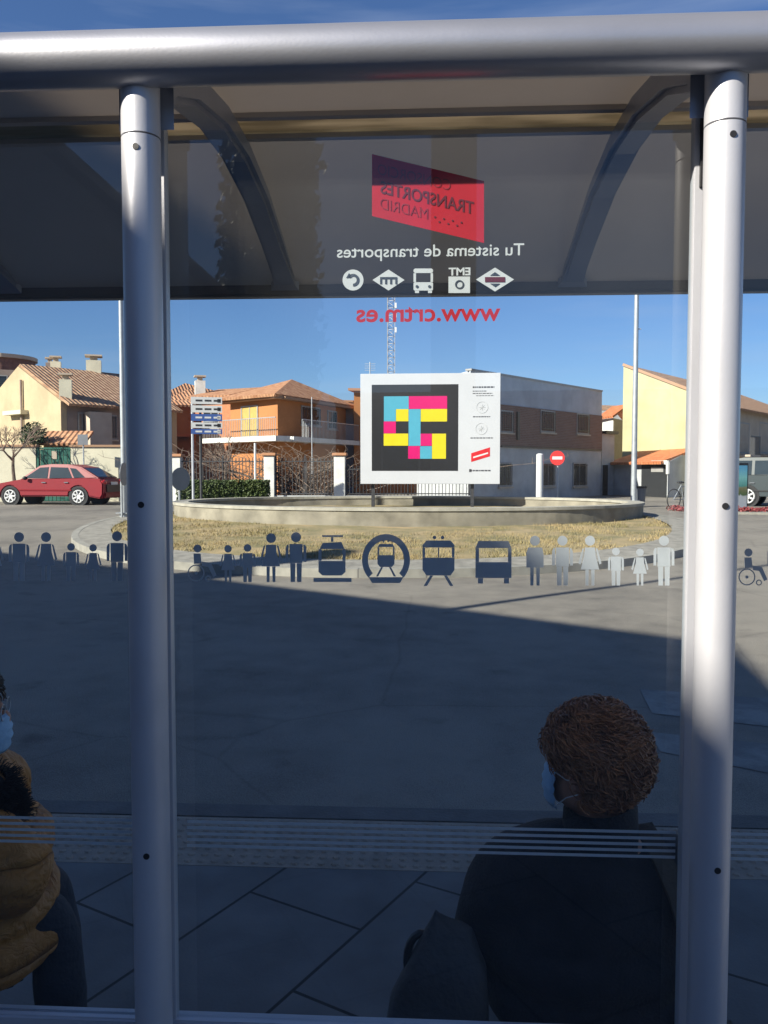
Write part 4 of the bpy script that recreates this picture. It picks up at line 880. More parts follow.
# ------------------------------------------------------------ buildings and trees behind the camera (cast the big shade, show in the glass)
def toWorld(x, y): c_, s_ = math.cos(YAW), math.sin(YAW); return Vector((x*c_-y*s_, x*s_+y*c_))
def trace(p): t = p.z/(-SD.z); q = p+SD*t; return Vector((q.x, q.y))
T1, T2 = trace(PY(141, 196, 1.37)), trace(PY(712, 700, 1.37))
A0 = toWorld(-1.7, 11.3); dA = toWorld(-.80, .60).normalized(); dB = (T2-T1).normalized(); dB = dB if dB.y < 0 else -dB
cr_ = dA.x*dB.y-dA.y*dB.x; tt_ = ((T1.x-A0.x)*dB.y-(T1.y-A0.y)*dB.x)/cr_; Gc = A0+dA*tt_
print('shade corner', Gc, dB, T1, T2)
Hb = 8.5; Ls = Hb/math.tan(R(SUN_EL)); sh = Vector((math.sin(R(SUN_AZ)), math.cos(R(SUN_AZ))))
Cc = Gc-sh*Ls; pA = Cc+dA*15; pB = Cc+dB*16; pD = pA+Vector((-10, -14))
root = thing('apartment_building', 'three storey rendered corner block behind the bus stop', 'building', (Cc.x, Cc.y, 0))
mb = MB(); mb.prism([(p.x, p.y) for p in (Cc, pA, pD, pB)], -.1, Hb); mb.build('wall', 'beige', root)
r_ = ray(358, 549); tpt = CAM+r_*((.25-CAM.z)/r_.z); HC = 2.2; q0 = Vector((tpt.x, tpt.y))-sh*((Hb+HC-.25)/math.tan(R(SUN_EL))); mb = MB(); e1 = dA*.4
mb.prism([(p.x, p.y) for p in (q0, q0+e1, q0+e1+dB*.8, q0+dB*.8)], Hb, Hb+HC); mb.build('chimney', 'beige', root)  # unseen roof block, added and sized for its wedge shadow on the island
for i in range(4):
    for zz in (1.0, 3.8, 6.4):
        fc = Face(Cc, pA); fr = MB(); u = 1.5+i*3.5; n_ = Vector((dA.y, -dA.x)); n_ = n_ if n_.dot(Vector((1, 1))) > 0 else -n_; fc.n = n_
        fc.box(fr, u, u+1.3, zz, zz+1.4, -.02, .05); wv = fr.build('window', 'frame', root); pn = MB(); fc.box(pn, u+.08, u+1.22, zz+.08, zz+1.32, .051, .06); pn.build('pane', 'glassdark', wv)
root = thing('low_building', 'long low building along the street behind the bus stop', 'building', (-3.4, -4, 0))
mb = MB(); mb.prism([(-3.4, -4.2), (-3.4, -17), (-7.2, -17), (-7.2, -4.2)], -.1, 4.4); mb.build('wall', 'brownwall', root); mb = MB(); mb.prism([(-3.25, -4.05), (-3.25, -17.2), (-7.3, -17.2), (-7.3, -4.05)], 4.402, 4.52); mb.build('roof', 'tile_old', root)
root = thing('row_house', 'plain row of low houses across the square behind the bus stop', 'house', (0, -24, 0))
mb = MB(); mb.prism([(-3, -24), (22, -22), (22, -31), (-3, -33)], -.1, 3.9); mb.build('wall', mat('dark brick wall', (.13, .08, .06), .9), root)
mb = MB(); mb.prism([(-3.2, -23.8), (22.2, -21.8), (22.2, -31.2), (-3.2, -33.2)], 3.902, 4.1); mb.build('roof', 'brownwall', root)
fc = Face(Vector((-3, -24)), Vector((22, -22))); fc.n = Vector((-fc.d.y, fc.d.x))
for i in range(7): fr = MB(); fc.box(fr, 1.5+i*3.4, 2.8+i*3.4, 1, 2.5, -.02, .05); wv = fr.build('window', 'frame', root); pn = MB(); fc.box(pn, 1.58+i*3.4, 2.72+i*3.4, 1.08, 2.42, .051, .06); pn.build('pane', 'glassdark', wv)
def mirror_pt(px, dm): p = P(px, 470, dm); return Vector((p.x, 2*1.482-p.y))
p = mirror_pt(272, 15); root = thing('cypress_tree', 'tall dark cypress standing behind the bus stop', 'tree', (p.x, p.y, 0))
mb = MB(); mb.tube([(p.x, p.y, 0), (p.x, p.y, 8)], [.18, .06], 8); mb.build('trunk', 'bark', root)
mb = MB()
for k in range(22): zz = 1.2+k*.45; rr = .85*math.sin(min(1, (k+3)/9)*math.pi/2)*(1-max(0, k-13)/12)+.1; leafcloud(mb, (p.x, p.y, zz), (rr, rr, .55), 1300, .11)
mb.build('crown', 'leaf2', root)
p = mirror_pt(452, 9.5); root = thing('concrete_pillar', 'square concrete pillar carrying cables behind the bus stop', 'pillar', (p.x, p.y, 0))
mb = MB(); mb.box((p.x, p.y, 3.1), (.50, .5, 6.4)); mb.build('shaft', 'brownwall', root)
mb = MB(); mb.box((p.x, p.y, 6.4), (.62, .62, .2)); mb.build('cap', 'concrete', root)
# lamp post whose shadow crosses the road
l0 = toWorld(.70, 9.3); l0 = l0-sh*9.2
root = thing('street_lamp', 'tall lamp post out on the left whose shadow crosses the road', 'street lamp', (l0.x, l0.y, 0)); mb = MB(); zg = hz(l0.x, l0.y)
mb.tube([(l0.x, l0.y, zg-.02), (l0.x, l0.y, 11.0)], [.09, .05], 12); mb.build('pole', 'steel', root, True); lamp_head(root, Vector((l0.x, l0.y, zg)), 11.0, (.7, -.7, 0))
# ------------------------------------------------------------ bus shelter
YP, YG = 1.40, 1.482
shel = thing('bus_shelter', 'grey tubular bus shelter with glass back, seen from behind', 'bus shelter', (.1, YP, 0))
xl, xr = PY(146.5, 512, YP).x, PY(717, 512, YP).x
def post(x):
    mb = MB(); r = .0325; zt_ = PY(730, 120, YP).z
    mb.tube([(x, YP, 0), (x, YP, zt_-.012)], r, 40); po = mb.build('post', 'alu', shel, True)
    mb = MB(); mb.tube([(x, YP, zt_-.009), (x, YP, zc-.01)], r, 40); mb.build('post_head', 'alu', po, True); mb = MB(); mb.tube([(x, YP, 0.0), (x, YP, .02)], .07, 32); mb.build('foot_plate', 'alu', po, True)
    mb = MB()
    for zz in (zt_-.035, 1.541, .93, .35):
        mb.tube([(x+.002, YP-r-.0008, zz), (x+.002, YP-r+.01, zz)], .0055, 16)
    mb.build('screw_hole', 'black', po)
PITCHX = xr-xl
YB = 1.37; zc = PY(384, 52.5, YB).z; RT = .0435
for x in (xl, xr, xl-PITCHX, xr+PITCHX): post(x)
mb = MB(); mb.tube([(xl-PITCHX-.15, YB, zc), (xr+PITCHX+.15, YB, zc)], RT, 48); mb.build('beam', 'beam', shel, True)
mb = MB(); mb.box((.1, (YB+YP)/2+.04, zc+.02), (3*PITCHX+.2, .08, .04)); mb.build('gutter_profile', 'alu', shel, bevel=.004)
prof = [(YP+.02, zc+.005), (1.5, 2.365), (1.65, 2.415), (2.0, 2.455), (2.12, 2.457), (2.28, 2.443), (2.5, 2.395), (2.7, 2.315), (2.83, 2.235)]
X0, X1 = xl-PITCHX-.2, xr+PITCHX+.2
nn, ll, bb = nodes(M['roof_in']); tl = nn.new('ShaderNodeBsdfTranslucent'); tl.inputs[0].default_value = (.55, .50, .45, 1); mxs = nn.new('ShaderNodeMixShader'); mxs.inputs[0].default_value = .36
ll.new(bb.outputs[0], mxs.inputs[1]); ll.new(tl.outputs[0], mxs.inputs[2]); ll.new(mxs.outputs[0], nn['Material Output'].inputs[0])
def sheet(pr, th=.012, x0=X0, x1=X1, dz=0):
    mb = MB(); n = len(pr); 
    for x in (x0, x1):
        mb.v += [Vector((x, y, z+dz)) for y, z in pr]+[Vector((x, y, z+th+dz)) for y, z in pr]
    m_ = 2*n
    for i in range(n-1): mb.f += [(i, i+1, m_+i+1, m_+i), (n+i, m_+n+i, m_+n+i+1, n+i+1)]
    mb.f += [(0, m_, m_+n, n), (n-1, 2*n-1, m_+2*n-1, m_+n-1), tuple(list(range(n))+list(range(2*n-1, n-1, -1))), tuple(m_+i for i in list(range(n-1, -1, -1))+list(range(n, 2*n)))]
    return mb
sheet(prof[:4]).build('roof_panel', 'roof_in', shel, True); sheet(prof[4:]).build('roof_panel', 'roof_in', shel, True)
m = bpy.data.materials.new('translucent strip'); m.use_nodes = True; nn, ll = m.node_tree.nodes, m.node_tree.links; tl = nn.new('ShaderNodeBsdfTranslucent'); tl.inputs[0].default_value = (.30, .25, .18, 1)
t = nn.new('ShaderNodeTexCoord'); a = nn.new('ShaderNodeTexNoise'); a.inputs['Scale'].default_value = 3; a.inputs['Detail'].default_value = 10; mpn = nn.new('ShaderNodeMapping'); mpn.inputs['Scale'].default_value = (1, 6, 6); ll.new(t.outputs['Object'], mpn.inputs[0]); ll.new(mpn.outputs[0], a.inputs['Vector'])
rr = nn.new('ShaderNodeValToRGB'); rr.color_ramp.elements[0].color = (.34, .29, .21, 1); rr.color_ramp.elements[1].color = (.62, .54, .42, 1); rr.color_ramp.elements[0].position = .4; rr.color_ramp.elements[1].position = .6; ll.new(a.outputs['Fac'], rr.inputs[0]); ll.new(rr.outputs[0], tl.inputs[0])
mxs = nn.new('ShaderNodeMixShader'); mxs.inputs[0].default_value = .5; ll.new(tl.outputs[0], mxs.inputs[1]); ll.new(nn['Principled BSDF'].outputs[0], mxs.inputs[2]); nn['Principled BSDF'].inputs['Base Color'].default_value = (.3, .27, .2, 1); ll.new(mxs.outputs[0], nn['Material Output'].inputs[0])
sheet([(2.001, 2.455), (2.119, 2.457)], .006).build('skylight_strip', m, shel)
mb = MB(); mb.box((.1, 1.995, 2.447), (X1-X0, .02, .012)); mb.box((.1, 2.125, 2.449), (X1-X0, .02, .012)); mb.build('strip_trim', 'roof_in', shel)
mb = MB(); zf0, zf1 = PY(384, 296, 2.85).z, PY(384, 268, 2.85).z; mb.box((.1, 2.86, (zf0+zf1)/2), (X1-X0, .05, zf1-zf0)); mb.build('front_fascia', 'alu_dark', shel, bevel=.008)
def rib(x):
    mb = MB(); w2 = .036; ctr = [(YP+.03, zc-.01), (1.5, 2.33), (1.65, 2.385), (1.88, 2.425), (2.1, 2.428), (2.35, 2.395), (2.6, 2.325), (2.82, 2.25)]
    for y, z in ctr: h = .07-.045*(y-YP)/1.4; mb.v += [Vector((x-w2, y, z+.01)), Vector((x+w2, y, z+.01)), Vector((x+w2, y, z-h)), Vector((x-w2, y, z-h))]
    n = len(ctr)
    for i in range(n-1): mb.f += [(i*4+k, i*4+(k+1) % 4, (i+1)*4+(k+1) % 4, (i+1)*4+k) for k in range(4)]
    mb.f += [(0, 1, 2, 3), (4*n-1, 4*n-2, 4*n-3, 4*n-4)]; mb.build('roof_rib', 'rib', shel, bevel=.012)
for x in (xl, xr, xl-PITCHX, xr+PITCHX): rib(x)
# glass panes + decals
zg0, zg1 = PY(430, 1024, YG).z, PY(430, 128, YG).z
def pane(x0, x1):
    mb = MB(); mb.box(((x0+x1)/2, YG, (zg0+zg1)/2), (x1-x0, .008, zg1-zg0)); gp = mb.build('glass_pane', 'glass', shel)
    return gp
gx0, gx1 = PY(166, 512, YG).x, PY(694, 512, YG).x
gp = pane(gx0, gx1); gl_ = pane(gx0-PITCHX, PY(134, 512, YG).x); gr_ = pane(PY(730, 512, YG).x, gx1+PITCHX)
for pa, pb in ((158, 171), (686, 705), (130, 139), (722, 731)):
    xa, xb = PY(pa, 512, YG).x, PY(pb, 512, YG).x
    mb = MB(); mb.box(((xa+xb)/2, YG, (zg0+zg1)/2+.004), (xb-xa, .024, zg1-zg0+.012)); mb.build('glazing_bar', 'alu', shel, bevel=.001)
mb = MB(); mb.box((PY(702, 152, YG).x, YG-.016, PY(700, 152, YG).z), (.016, .006, .13)); mb.build('clamp', 'black', shel)
mb = MB(); mb.box((.1, YG, zg0-.02), (3*PITCHX, .035, .04)); mb.build('bottom_rail', 'alu', shel, bevel=.004)
# bench
mb = MB(); mb.box((.1, 1.70, .33), (3*PITCHX-.2, .2, .03)); mb.build('bench_seat', 'alu_dark', shel, bevel=.008)
mb = MB()
for x in (xl, xr, xl-PITCHX+.1, xr+PITCHX-.1): mb.box((x, 1.62, .30), (.04, .44, .05)); 
mb.build('bench_bracket', 'alu', shel)
YD = YG+.0058
def poly(mb, pts, th=.0006, Y=None):          # picture coords -> glass plane
    Y = Y or YD; v = [PY(x, y, Y) for x, y in pts]; n = len(v)
    mb.add(v+[q+Vector((0, th, 0)) for q in v], [tuple(range(n)), tuple(range(n, 2*n))[::-1]]+[(i, (i+1) % n, n+(i+1) % n, n+i) for i in range(n)])
def circ(cx, cy, r, k=20, ry=None): return [(cx+r*math.cos(2*math.pi*i/k), cy+(ry or r)*math.sin(2*math.pi*i/k)) for i in range(k)]
def annul(mb, cx, cy, r0, r1, k=32, a0=0, a1=2*math.pi, ry=1, Y=None):
    for i in range(k):
        t0, t1 = a0+(a1-a0)*i/k, a0+(a1-a0)*(i+1)/k
        poly(mb, [(cx+r0*math.cos(t0), cy+r0*ry*math.sin(t0)), (cx+r1*math.cos(t0), cy+r1*ry*math.sin(t0)), (cx+r1*math.cos(t1), cy+r1*ry*math.sin(t1)), (cx+r0*math.cos(t1), cy+r0*ry*math.sin(t1))], Y=Y)
def box2(mb, x0, y0, x1, y1, Y=None): poly(mb, [(x0, y0), (x1, y0), (x1, y1), (x0, y1)], Y=Y)
BASE = 582.5
def fig(cx, h, kind, parent, base=BASE, sk=1):
    s_ = h/50; Yt = base-h; t = lambda x, y: (cx+x*s_, Yt+y*s_); mb = MB()
    poly(mb, circ(cx, Yt+5.2*s_, 5.0*s_))
    if kind == 'man':
        poly(mb, [t(-6.6, 12), t(6.6, 12), t(6.4, 31), t(-6.4, 31)]); 
        for q in (-1, 1):
            poly(mb, [t(q*7.4, 12.4), t(q*9.2, 13), t(q*10.4, 16), t(q*10.4, 30), t(q*7.7, 30)]); poly(mb, [t(q*.7, 31.2), t(q*5.8, 31.2), t(q*5.4, 50), t(q*1, 50)])
    elif kind == 'woman':
        poly(mb, [t(-5, 12), t(5, 12), t(5.6, 20), t(9.2, 34), t(-9.2, 34), t(-5.6, 20)])
        for q in (-1, 1):
            poly(mb, [t(q*5.9, 12.4), t(q*7.6, 13.4), t(q*11.5, 28), t(q*9.4, 29)]); poly(mb, [t(q*1.2, 34.2), t(q*4.6, 34.2), t(q*4.4, 50), t(q*1.6, 50)])
    else:
        poly(mb, [t(-7, 12), t(7, 12), t(8.6, 18), t(8.6, 32), t(-8.6, 32), t(-8.6, 18)])
        for q in (-1, 1): poly(mb, [t(q*1.2, 32.2), t(q*4.8, 32.2), t(q*4.6, 50), t(q*1.6, 50)])
    mb.build({'man': 'man_pictogram', 'woman': 'woman_pictogram', 'elder': 'elder_pictogram'}[kind], 'film', parent)
for cx, h, k in ((-7, 47, 'woman'), (19, 49, 'man'), (46, 49, 'woman'), (71, 38, 'man'), (93, 37, 'woman'), (117, 50, 'man')): fig(cx, h, k, gl_, 581)
for cx, h, k in ((228, 37, 'woman'), (247.5, 38, 'man'), (271, 49, 'woman'), (296, 50, 'man'), (535, 50, 'elder'), (562.5, 50, 'man'), (590, 50, 'woman'), (616, 38, 'man'), (640, 37, 'woman'), (664, 50, 'man')): fig(cx, h, k, gp, 582 if cx < 400 else 585.5)
fig(778, 50, 'man', gr_, 586)
def wheelchair(cx, parent, base):
    mb = MB(); t = lambda x, y: (cx+x, base-38+y); poly(mb, circ(cx-2.5, base-33.5, 4)); 
    poly(mb, [t(-6.5, 9.5), t(.5, 9.5), t(1.5, 19), t(-6, 20)]); poly(mb, [t(1.7, 17.5), t(11, 19), t(16.5, 31.5), t(13.2, 33), t(8.3, 23), t(1.9, 22)])
    annul(mb, cx-4, base-9, 7.3, 8.4, 28); poly(mb, circ(cx-4, base-9, 1.6, 10)); annul(mb, cx+8, base-3.4, 2, 3, 16); poly(mb, [t(-.5, 23.2), t(5.5, 26), t(4.8, 28), t(-1, 25.5)]) if False else None
    mb.build('wheelchair_pictogram', 'film', parent)
wheelchair(200, gp, 582); wheelchair(751, gr_, 586)
def rrect(x0, y0, x1, y1, r, k=5):
    out = []
    for cx, cy, a in ((x1-r, y0+r, -90), (x1-r, y1-r, 0), (x0+r, y1-r, 90), (x0+r, y0+r, 180)): out += [(cx+r*math.cos(R(a+90*i/k)), cy+r*math.sin(R(a+90*i/k))) for i in range(k+1)]
    return out
def vehicle(kind, cx, parent):
    mb = MB()
    if kind == 'bus':
        x0, x1 = cx-18, cx+18; poly(mb, [(x0, 548), (x0+3, 541), (x1-3, 541), (x1, 548)]); box2(mb, x0, 548.2, x0+3.5, 562); box2(mb, x1-3.5, 548.2, x1, 562); poly(mb, [(x0, 562.2), (x1, 562.2), (x1, 578), (x0, 578)])
        box2(mb, x0+2.5, 578.2, x0+7.5, 583.5); box2(mb, x1-7.5, 578.2, x1-2.5, 583.5)
    elif kind == 'train':
        x0, x1 = cx-16, cx+16; poly(mb, [(x0, 545), (x0+4, 540.5), (x1-4, 540.5), (x1, 545), (x1, 547.5), (x0, 547.5)]); box2(mb, x0, 547.7, x0+2.6, 557.5); box2(mb, x1-2.6, 547.7, x1, 557.5); box2(mb, cx-.6, 547.7, cx+.6, 557.5)
        poly(mb, [(x0, 557.7), (x1, 557.7), (x1, 570), (x1-4, 575.5), (x0+4, 575.5), (x0, 570)])
        for q in (-1, 1): poly(mb, [(cx+q*5.5, 575.7), (cx+q*8.5, 575.7), (cx+q*15, 586), (cx+q*11.5, 586)]); poly(mb, circ(cx+q*4, 537.5, 1.8, 10))
    elif kind == 'tram':
        x0, x1 = cx-13.5, cx+13.5; annul(mb, cx, 547, 0.01, 1, 4) if False else None
        box2(mb, cx-10, 535.2, cx+11, 537); box2(mb, cx-1, 537.2, cx+1.4, 541.8); poly(mb, [(x0+1, 549), (x0+4, 543), (x1-4, 542), (x1-1, 549)]); box2(mb, x0, 549.2, x0+3, 560.8); box2(mb, x1-3, 549.2, x1, 560.8)
        poly(mb, [(x0, 561), (x1, 561), (x1, 572), (x1-4, 575.5), (x0+4, 575.5), (x0, 572)]); box2(mb, x0-5, 578, x1+6, 582)
    else:
        annul(mb, cx, 560, 18, 24, 40, R(137), R(403), ry=1.08); poly(mb, [(cx-17.5, 577.2), (cx+17.5, 577.2), (cx+14, 583), (cx-14, 583)])
        x0, x1 = cx-8.5, cx+8.5; poly(mb, [(x0, 547), (x0+2, 544), (x1-2, 544), (x1, 547)]); box2(mb, x0, 547.2, x0+1.6, 555); box2(mb, x1-1.6, 547.2, x1, 555); poly(mb, [(x0, 555.2), (x1, 555.2), (x1, 564), (x1-2.5, 567), (x0+2.5, 567), (x0, 564)])
        for q in (-1, 1): poly(mb, [(cx+q*3, 567.2), (cx+q*5, 567.2), (cx+q*10, 576.5), (cx+q*7.8, 576.5)]); poly(mb, circ(cx+q*2.5, 541, 1.2, 8))
    o = mb.build(kind+'_pictogram', 'film', parent)
    L = {'bus': (13, 570, 2.6), 'train': (9.5, 568, 3), 'metro': (4.8, 562, 1.6)}.get(kind)
    if L:
        mb = MB()
        for q in (-1, 1): poly(mb, circ(cx+q*L[0], L[1], L[2], 14), Y=YD-.0003*0+.0012)
        # lamps shown as lighter film behind; kept clear of the film's own plane
        mb2 = MB()
        for q in (-1, 1): poly(mb2, circ(cx+q*L[0], L[1], L[2], 14), th=.0003, Y=YG+.0048)
        mb2.build('headlamp_dots', 'film_white', parent)
vehicle('tram', 332, gp); vehicle('metro', 386, gp); vehicle('train', 438.5, gp); vehicle('bus', 493.5, gp)
# small red decal at far right
mb = MB(); poly(mb, circ(783, 545, 20)); 
# frosted stripes
for parent, xa, xb in ((gl_, gx0-PITCHX+.03, xl-.06), (gp, gx0+.03, gx1-.02), (gr_, xr+.06, gx1+PITCHX-.03)):
    mb = MB(); z0 = PY(430, 826, YD).z
    for k in range(5):
        zz = z0-k*.0115; mb.box(((xa+xb)/2, YD+.0003, zz-.002), (xb-xa, .0006, .0052))
    mb.build('frosted_stripes', 'stripe', parent)
# lettering (reads correctly from the street, mirrored from here)
def text(body, pxc, pyc, hpx, wpx, m, parent, shear=0, name='lettering', Y=None, bold=0, rotz=0):
    cu = bpy.data.curves.new('txt', 'FONT'); cu.body = body; cu.align_x = 'CENTER'; cu.align_y = 'CENTER'; cu.extrude = .0002; cu.offset = bold; cu.size = 1; cu.resolution_u = 4
    to = bpy.data.objects.new('txt', cu); COL.objects.link(to); bpy.context.view_layer.update()
    dg = bpy.context.evaluated_depsgraph_get(); me = bpy.data.meshes.new_from_object(to.evaluated_get(dg)); bpy.data.objects.remove(to)
    xs_ = [v.co.x for v in me.vertices]; ys_ = [v.co.y for v in me.vertices]; w0 = max(xs_)-min(xs_); h0 = max(ys_)-min(ys_); mxx, myy = (max(xs_)+min(xs_))/2, (max(ys_)+min(ys_))/2
    Yv = Y or YD; sc = YG/F
    c_ = PY(pxc, pyc, Yv)
    for v in me.vertices:
        x = (v.co.x-mxx)/w0*wpx*sc*1.02; y = (v.co.y-myy)/h0*hpx*sc*1.02; zf = v.co.z
        v.co = Vector((c_.x-x, c_.y+zf+.0002, c_.z+y+x*shear))
    bm = bmesh.new(); bm.from_mesh(me); bmesh.ops.recalc_face_normals(bm, faces=bm.faces); bm.to_mesh(me); bm.free()
    me.materials.clear(); me.materials.append(M[m]); o = bpy.data.objects.new(name, me); COL.objects.link(o); o.parent = parent
    loc = Vector((0, 0, 0)); q = parent
    while q: loc += q.location; q = q.parent
    o.location = -loc; return o
def rev_poly(mb, pts): poly(mb, pts)
mb = MB(); poly(mb, [(372, 154), (484, 181), (484, 243), (372, 216)]); mb.build('red_logo', 'film_red', gp)
YT = YG+.0048   # print lies on the near face so it reads over the red
M['film_tone'] = mat('deep red print', (.26, .008, .02), .5)
text('CONSORCIO', 414, 177, 10, 70, 'film_tone', gp, shear=.24, Y=YT, bold=-.01); text('TRANSPORTES', 427, 197.5, 12, 90, 'film_print', gp, shear=.24, Y=YT, bold=.012); text('MADRID', 404, 208.5, 10, 46, 'film_tone', gp, shear=.24, Y=YT, bold=-.01)
mb = MB()
for i in range(7): poly(mb, circ(435+i*4.4, 217+(i % 2)*4+i*.9, 1.0, 8), th=.0003, Y=YT)
mb.build('logo_dots', 'film_print', gp)
text('Tu sistema de transportes', 430, 252.5, 15, 181, 'film_white', gp, bold=.008)
text('www.crtm.es', 428, 314, 15, 140, 'film_red', gp, bold=.02)
# row of transport logos
mb = MB(); 
def dia(mb, cx, cy, a, b): poly(mb, [(cx-a, cy), (cx, cy-b), (cx+a, cy), (cx, cy+b)])
dia(mb, 495, 279.5, 19, 12); mb.build('metro_logo', 'film_white', gp); mb = MB(); box2(mb, 485, 277, 505, 282, Y=YT); mb.build('logo_bar', 'film_print', gp)
M['ink'] = mat('dark blue ink', (.03, .04, .06), .6)
bpy.data.objects[-1] if False else None
mb = MB(); poly(mb, [(490, 275.5), (495, 272), (500, 275.5)], th=.0003, Y=YT); poly(mb, [(490, 283.5), (500, 283.5), (495, 287)], th=.0003, Y=YT); mb.build('logo_arrows', 'ink', gp)
mb = MB(); box2(mb, 448.5, 276.5, 470, 293); mb.build('bus_company_logo', 'film_white', gp); mb = MB(); annul(mb, 459.5, 284.5, 3, 4.5, 20, Y=YT); mb.build('logo_ring', 'ink', gp)
text('EMT', 459.5, 271.5, 7.5, 21, 'film_white', gp, bold=.03)
# bus icon
mb = MB(); poly(mb, rrect(413.5, 268.5, 433, 273, 2)); box2(mb, 413.5, 273.2, 416, 282); box2(mb, 430.6, 273.2, 433, 282); poly(mb, rrect(413.5, 282.2, 433, 290.5, 1.5)); box2(mb, 415, 290.7, 419, 293); box2(mb, 428, 290.7, 432, 293); mb.build('bus_logo', 'film_white', gp)
mb = MB()
for x in (417, 429.5): poly(mb, circ(x, 286.5, 1.5, 10), th=.0003, Y=YT)
mb.build('logo_dots', 'ink', gp)
mb = MB(); dia(mb, 388.5, 280, 16, 10.5); mb.build('light_rail_logo', 'film_white', gp); mb = MB(); box2(mb, 380, 277, 397, 279, Y=YT)
for x in (380, 385, 390, 395.2): box2(mb, x, 279.2, x+1.8, 284, Y=YT)
mb.build('logo_letters', 'ink', gp)
mb = MB(); poly(mb, circ(353, 280, 10.5, 30)); mb.build('commuter_rail_logo', 'film_white', gp); mb = MB(); annul(mb, 353, 280, 3.6, 6.2, 24, R(-150), R(90), Y=YT); poly(mb, [(349, 273), (352, 277.5), (346, 278)], th=.0003, Y=YT); mb.build('logo_letters', 'ink', gp)
# ------------------------------------------------------------ people
def skin_mesh(verts, edges, radii, sub=2, root_i=0):
    me = bpy.data.meshes.new('sk'); me.from_pydata([tuple(v) for v in verts], edges, []); o = bpy.data.objects.new('sk', me); COL.objects.link(o)
    md = o.modifiers.new('s', 'SKIN'); md.use_smooth_shade = True
    for i, r in enumerate(radii):
        d_ = me.skin_vertices[0].data[i]; d_.radius = (r, r) if not isinstance(r, tuple) else r; d_.use_root = (i == root_i)
    sd = o.modifiers.new('d', 'SUBSURF'); sd.levels = sub
    bpy.context.view_layer.update(); dg = bpy.context.evaluated_depsgraph_get(); r_ = bpy.data.meshes.new_from_object(o.evaluated_get(dg)); bpy.data.objects.remove(o); return r_
def fuse(meshes, mbs, voxel, name, m, parent, smooth_it=4, disp=0, dscale=8):
    bm = bmesh.new()
    for me in meshes: bm.from_mesh(me)
    for b_ in mbs:
        t_ = bpy.data.meshes.new('t'); t_.from_pydata(b_.v, [], b_.f); bm.from_mesh(t_)
    bmesh.ops.recalc_face_normals(bm, faces=bm.faces)
    me = bpy.data.meshes.new(name); bm.to_mesh(me); bm.free(); o = bpy.data.objects.new(name, me); COL.objects.link(o)
    rm = o.modifiers.new('r', 'REMESH'); rm.mode = 'VOXEL'; rm.voxel_size = voxel; sm = o.modifiers.new('sm', 'SMOOTH'); sm.iterations = smooth_it; sm.factor = .5
    bpy.context.view_layer.update(); dg = bpy.context.evaluated_depsgraph_get(); r_ = bpy.data.meshes.new_from_object(o.evaluated_get(dg)); bpy.data.objects.remove(o)
    if disp:
        nr = [v.normal.copy() for v in r_.vertices]
        for v, n_ in zip(r_.vertices, nr): v.co += n_*disp*(noise.noise(v.co*dscale)+.5*noise.noise(v.co*dscale*2.3))
    for p_ in r_.polygons: p_.use_smooth = True
    r_.name = name; r_.materials.clear(); r_.materials.append(M[m] if isinstance(m, str) else m)
    o = bpy.data.objects.new(name, r_); COL.objects.link(o)
    if parent is not None: o.parent = parent; o.location = -parent.location
    return o
M['skin'] = mat('skin', (.42, .22, .15), .55, .08, 12, .05); M['hair'] = mat('auburn hair', (.13, .045, .018), .5, .35, 14, .2, col2=(.34, .14, .055)); M['hair2'] = mat('brown hair', (.06, .04, .025), .5, .3, 14, .2)
M['coat'] = mat('dark wool coat', (.014, .015, .020), .9, .2, 20, .4, 150); M['mustard'] = mat('mustard quilted coat', (.38, .16, .032), .6, .12, 6, .2, 40); M['fur'] = mat('dark fur', (.02, .016, .015), .95, .3, 20, .5)
M['trousers'] = mat('navy trousers', (.018, .022, .035), .85, .15, 10, .3); M['mask'] = mat('surgical mask', (.30, .48, .68), .8, .05, 20, .2); M['shoe'] = mat('shoe', (.02, .02, .02), .4, .1)
M['bag'] = mat('grey bag', (.045, .048, .055), .7, .15, 8, .3); M['strap'] = mat('olive brown strap', (.075, .06, .045), .7, .15, 8, .3); M['scarf'] = mat('rust scarf', (.22, .075, .035), .85, .1)
nn, ll, bb = nodes(M['mustard']); t = nn.new('ShaderNodeTexCoord'); wv = nn.new('ShaderNodeTexWave'); wv.wave_type = 'BANDS'; wv.bands_direction = 'Z'; wv.inputs['Scale'].default_value = .314/.075*.5; wv.inputs['Distortion'].default_value = 1.2; wv.inputs['Detail Scale'].default_value = 3
pw = nn.new('ShaderNodeMath'); pw.operation = 'POWER'; pw.inputs[1].default_value = .25; bn = nn.new('ShaderNodeBump'); bn.inputs['Strength'].default_value = 1; bn.inputs['Distance'].default_value = .03
nz3 = nn.new('ShaderNodeTexNoise'); nz3.inputs['Scale'].default_value = 28; nz3.inputs['Detail'].default_value = 4; nz3.inputs['Distortion'].default_value = 1.5; ad3 = nn.new('ShaderNodeMath'); ad3.operation = 'MULTIPLY_ADD'; ad3.inputs[1].default_value = .5
ll.new(t.outputs['Object'], wv.inputs['Vector']); ll.new(t.outputs['Object'], nz3.inputs['Vector']); ll.new(wv.outputs['Fac'], pw.inputs[0]); ll.new(nz3.outputs['Fac'], ad3.inputs[0]); ll.new(pw.outputs[0], ad3.inputs[2]); ll.new(ad3.outputs[0], bn.inputs['Height']); ll.new(bn.outputs[0], bb.inputs['Normal'])
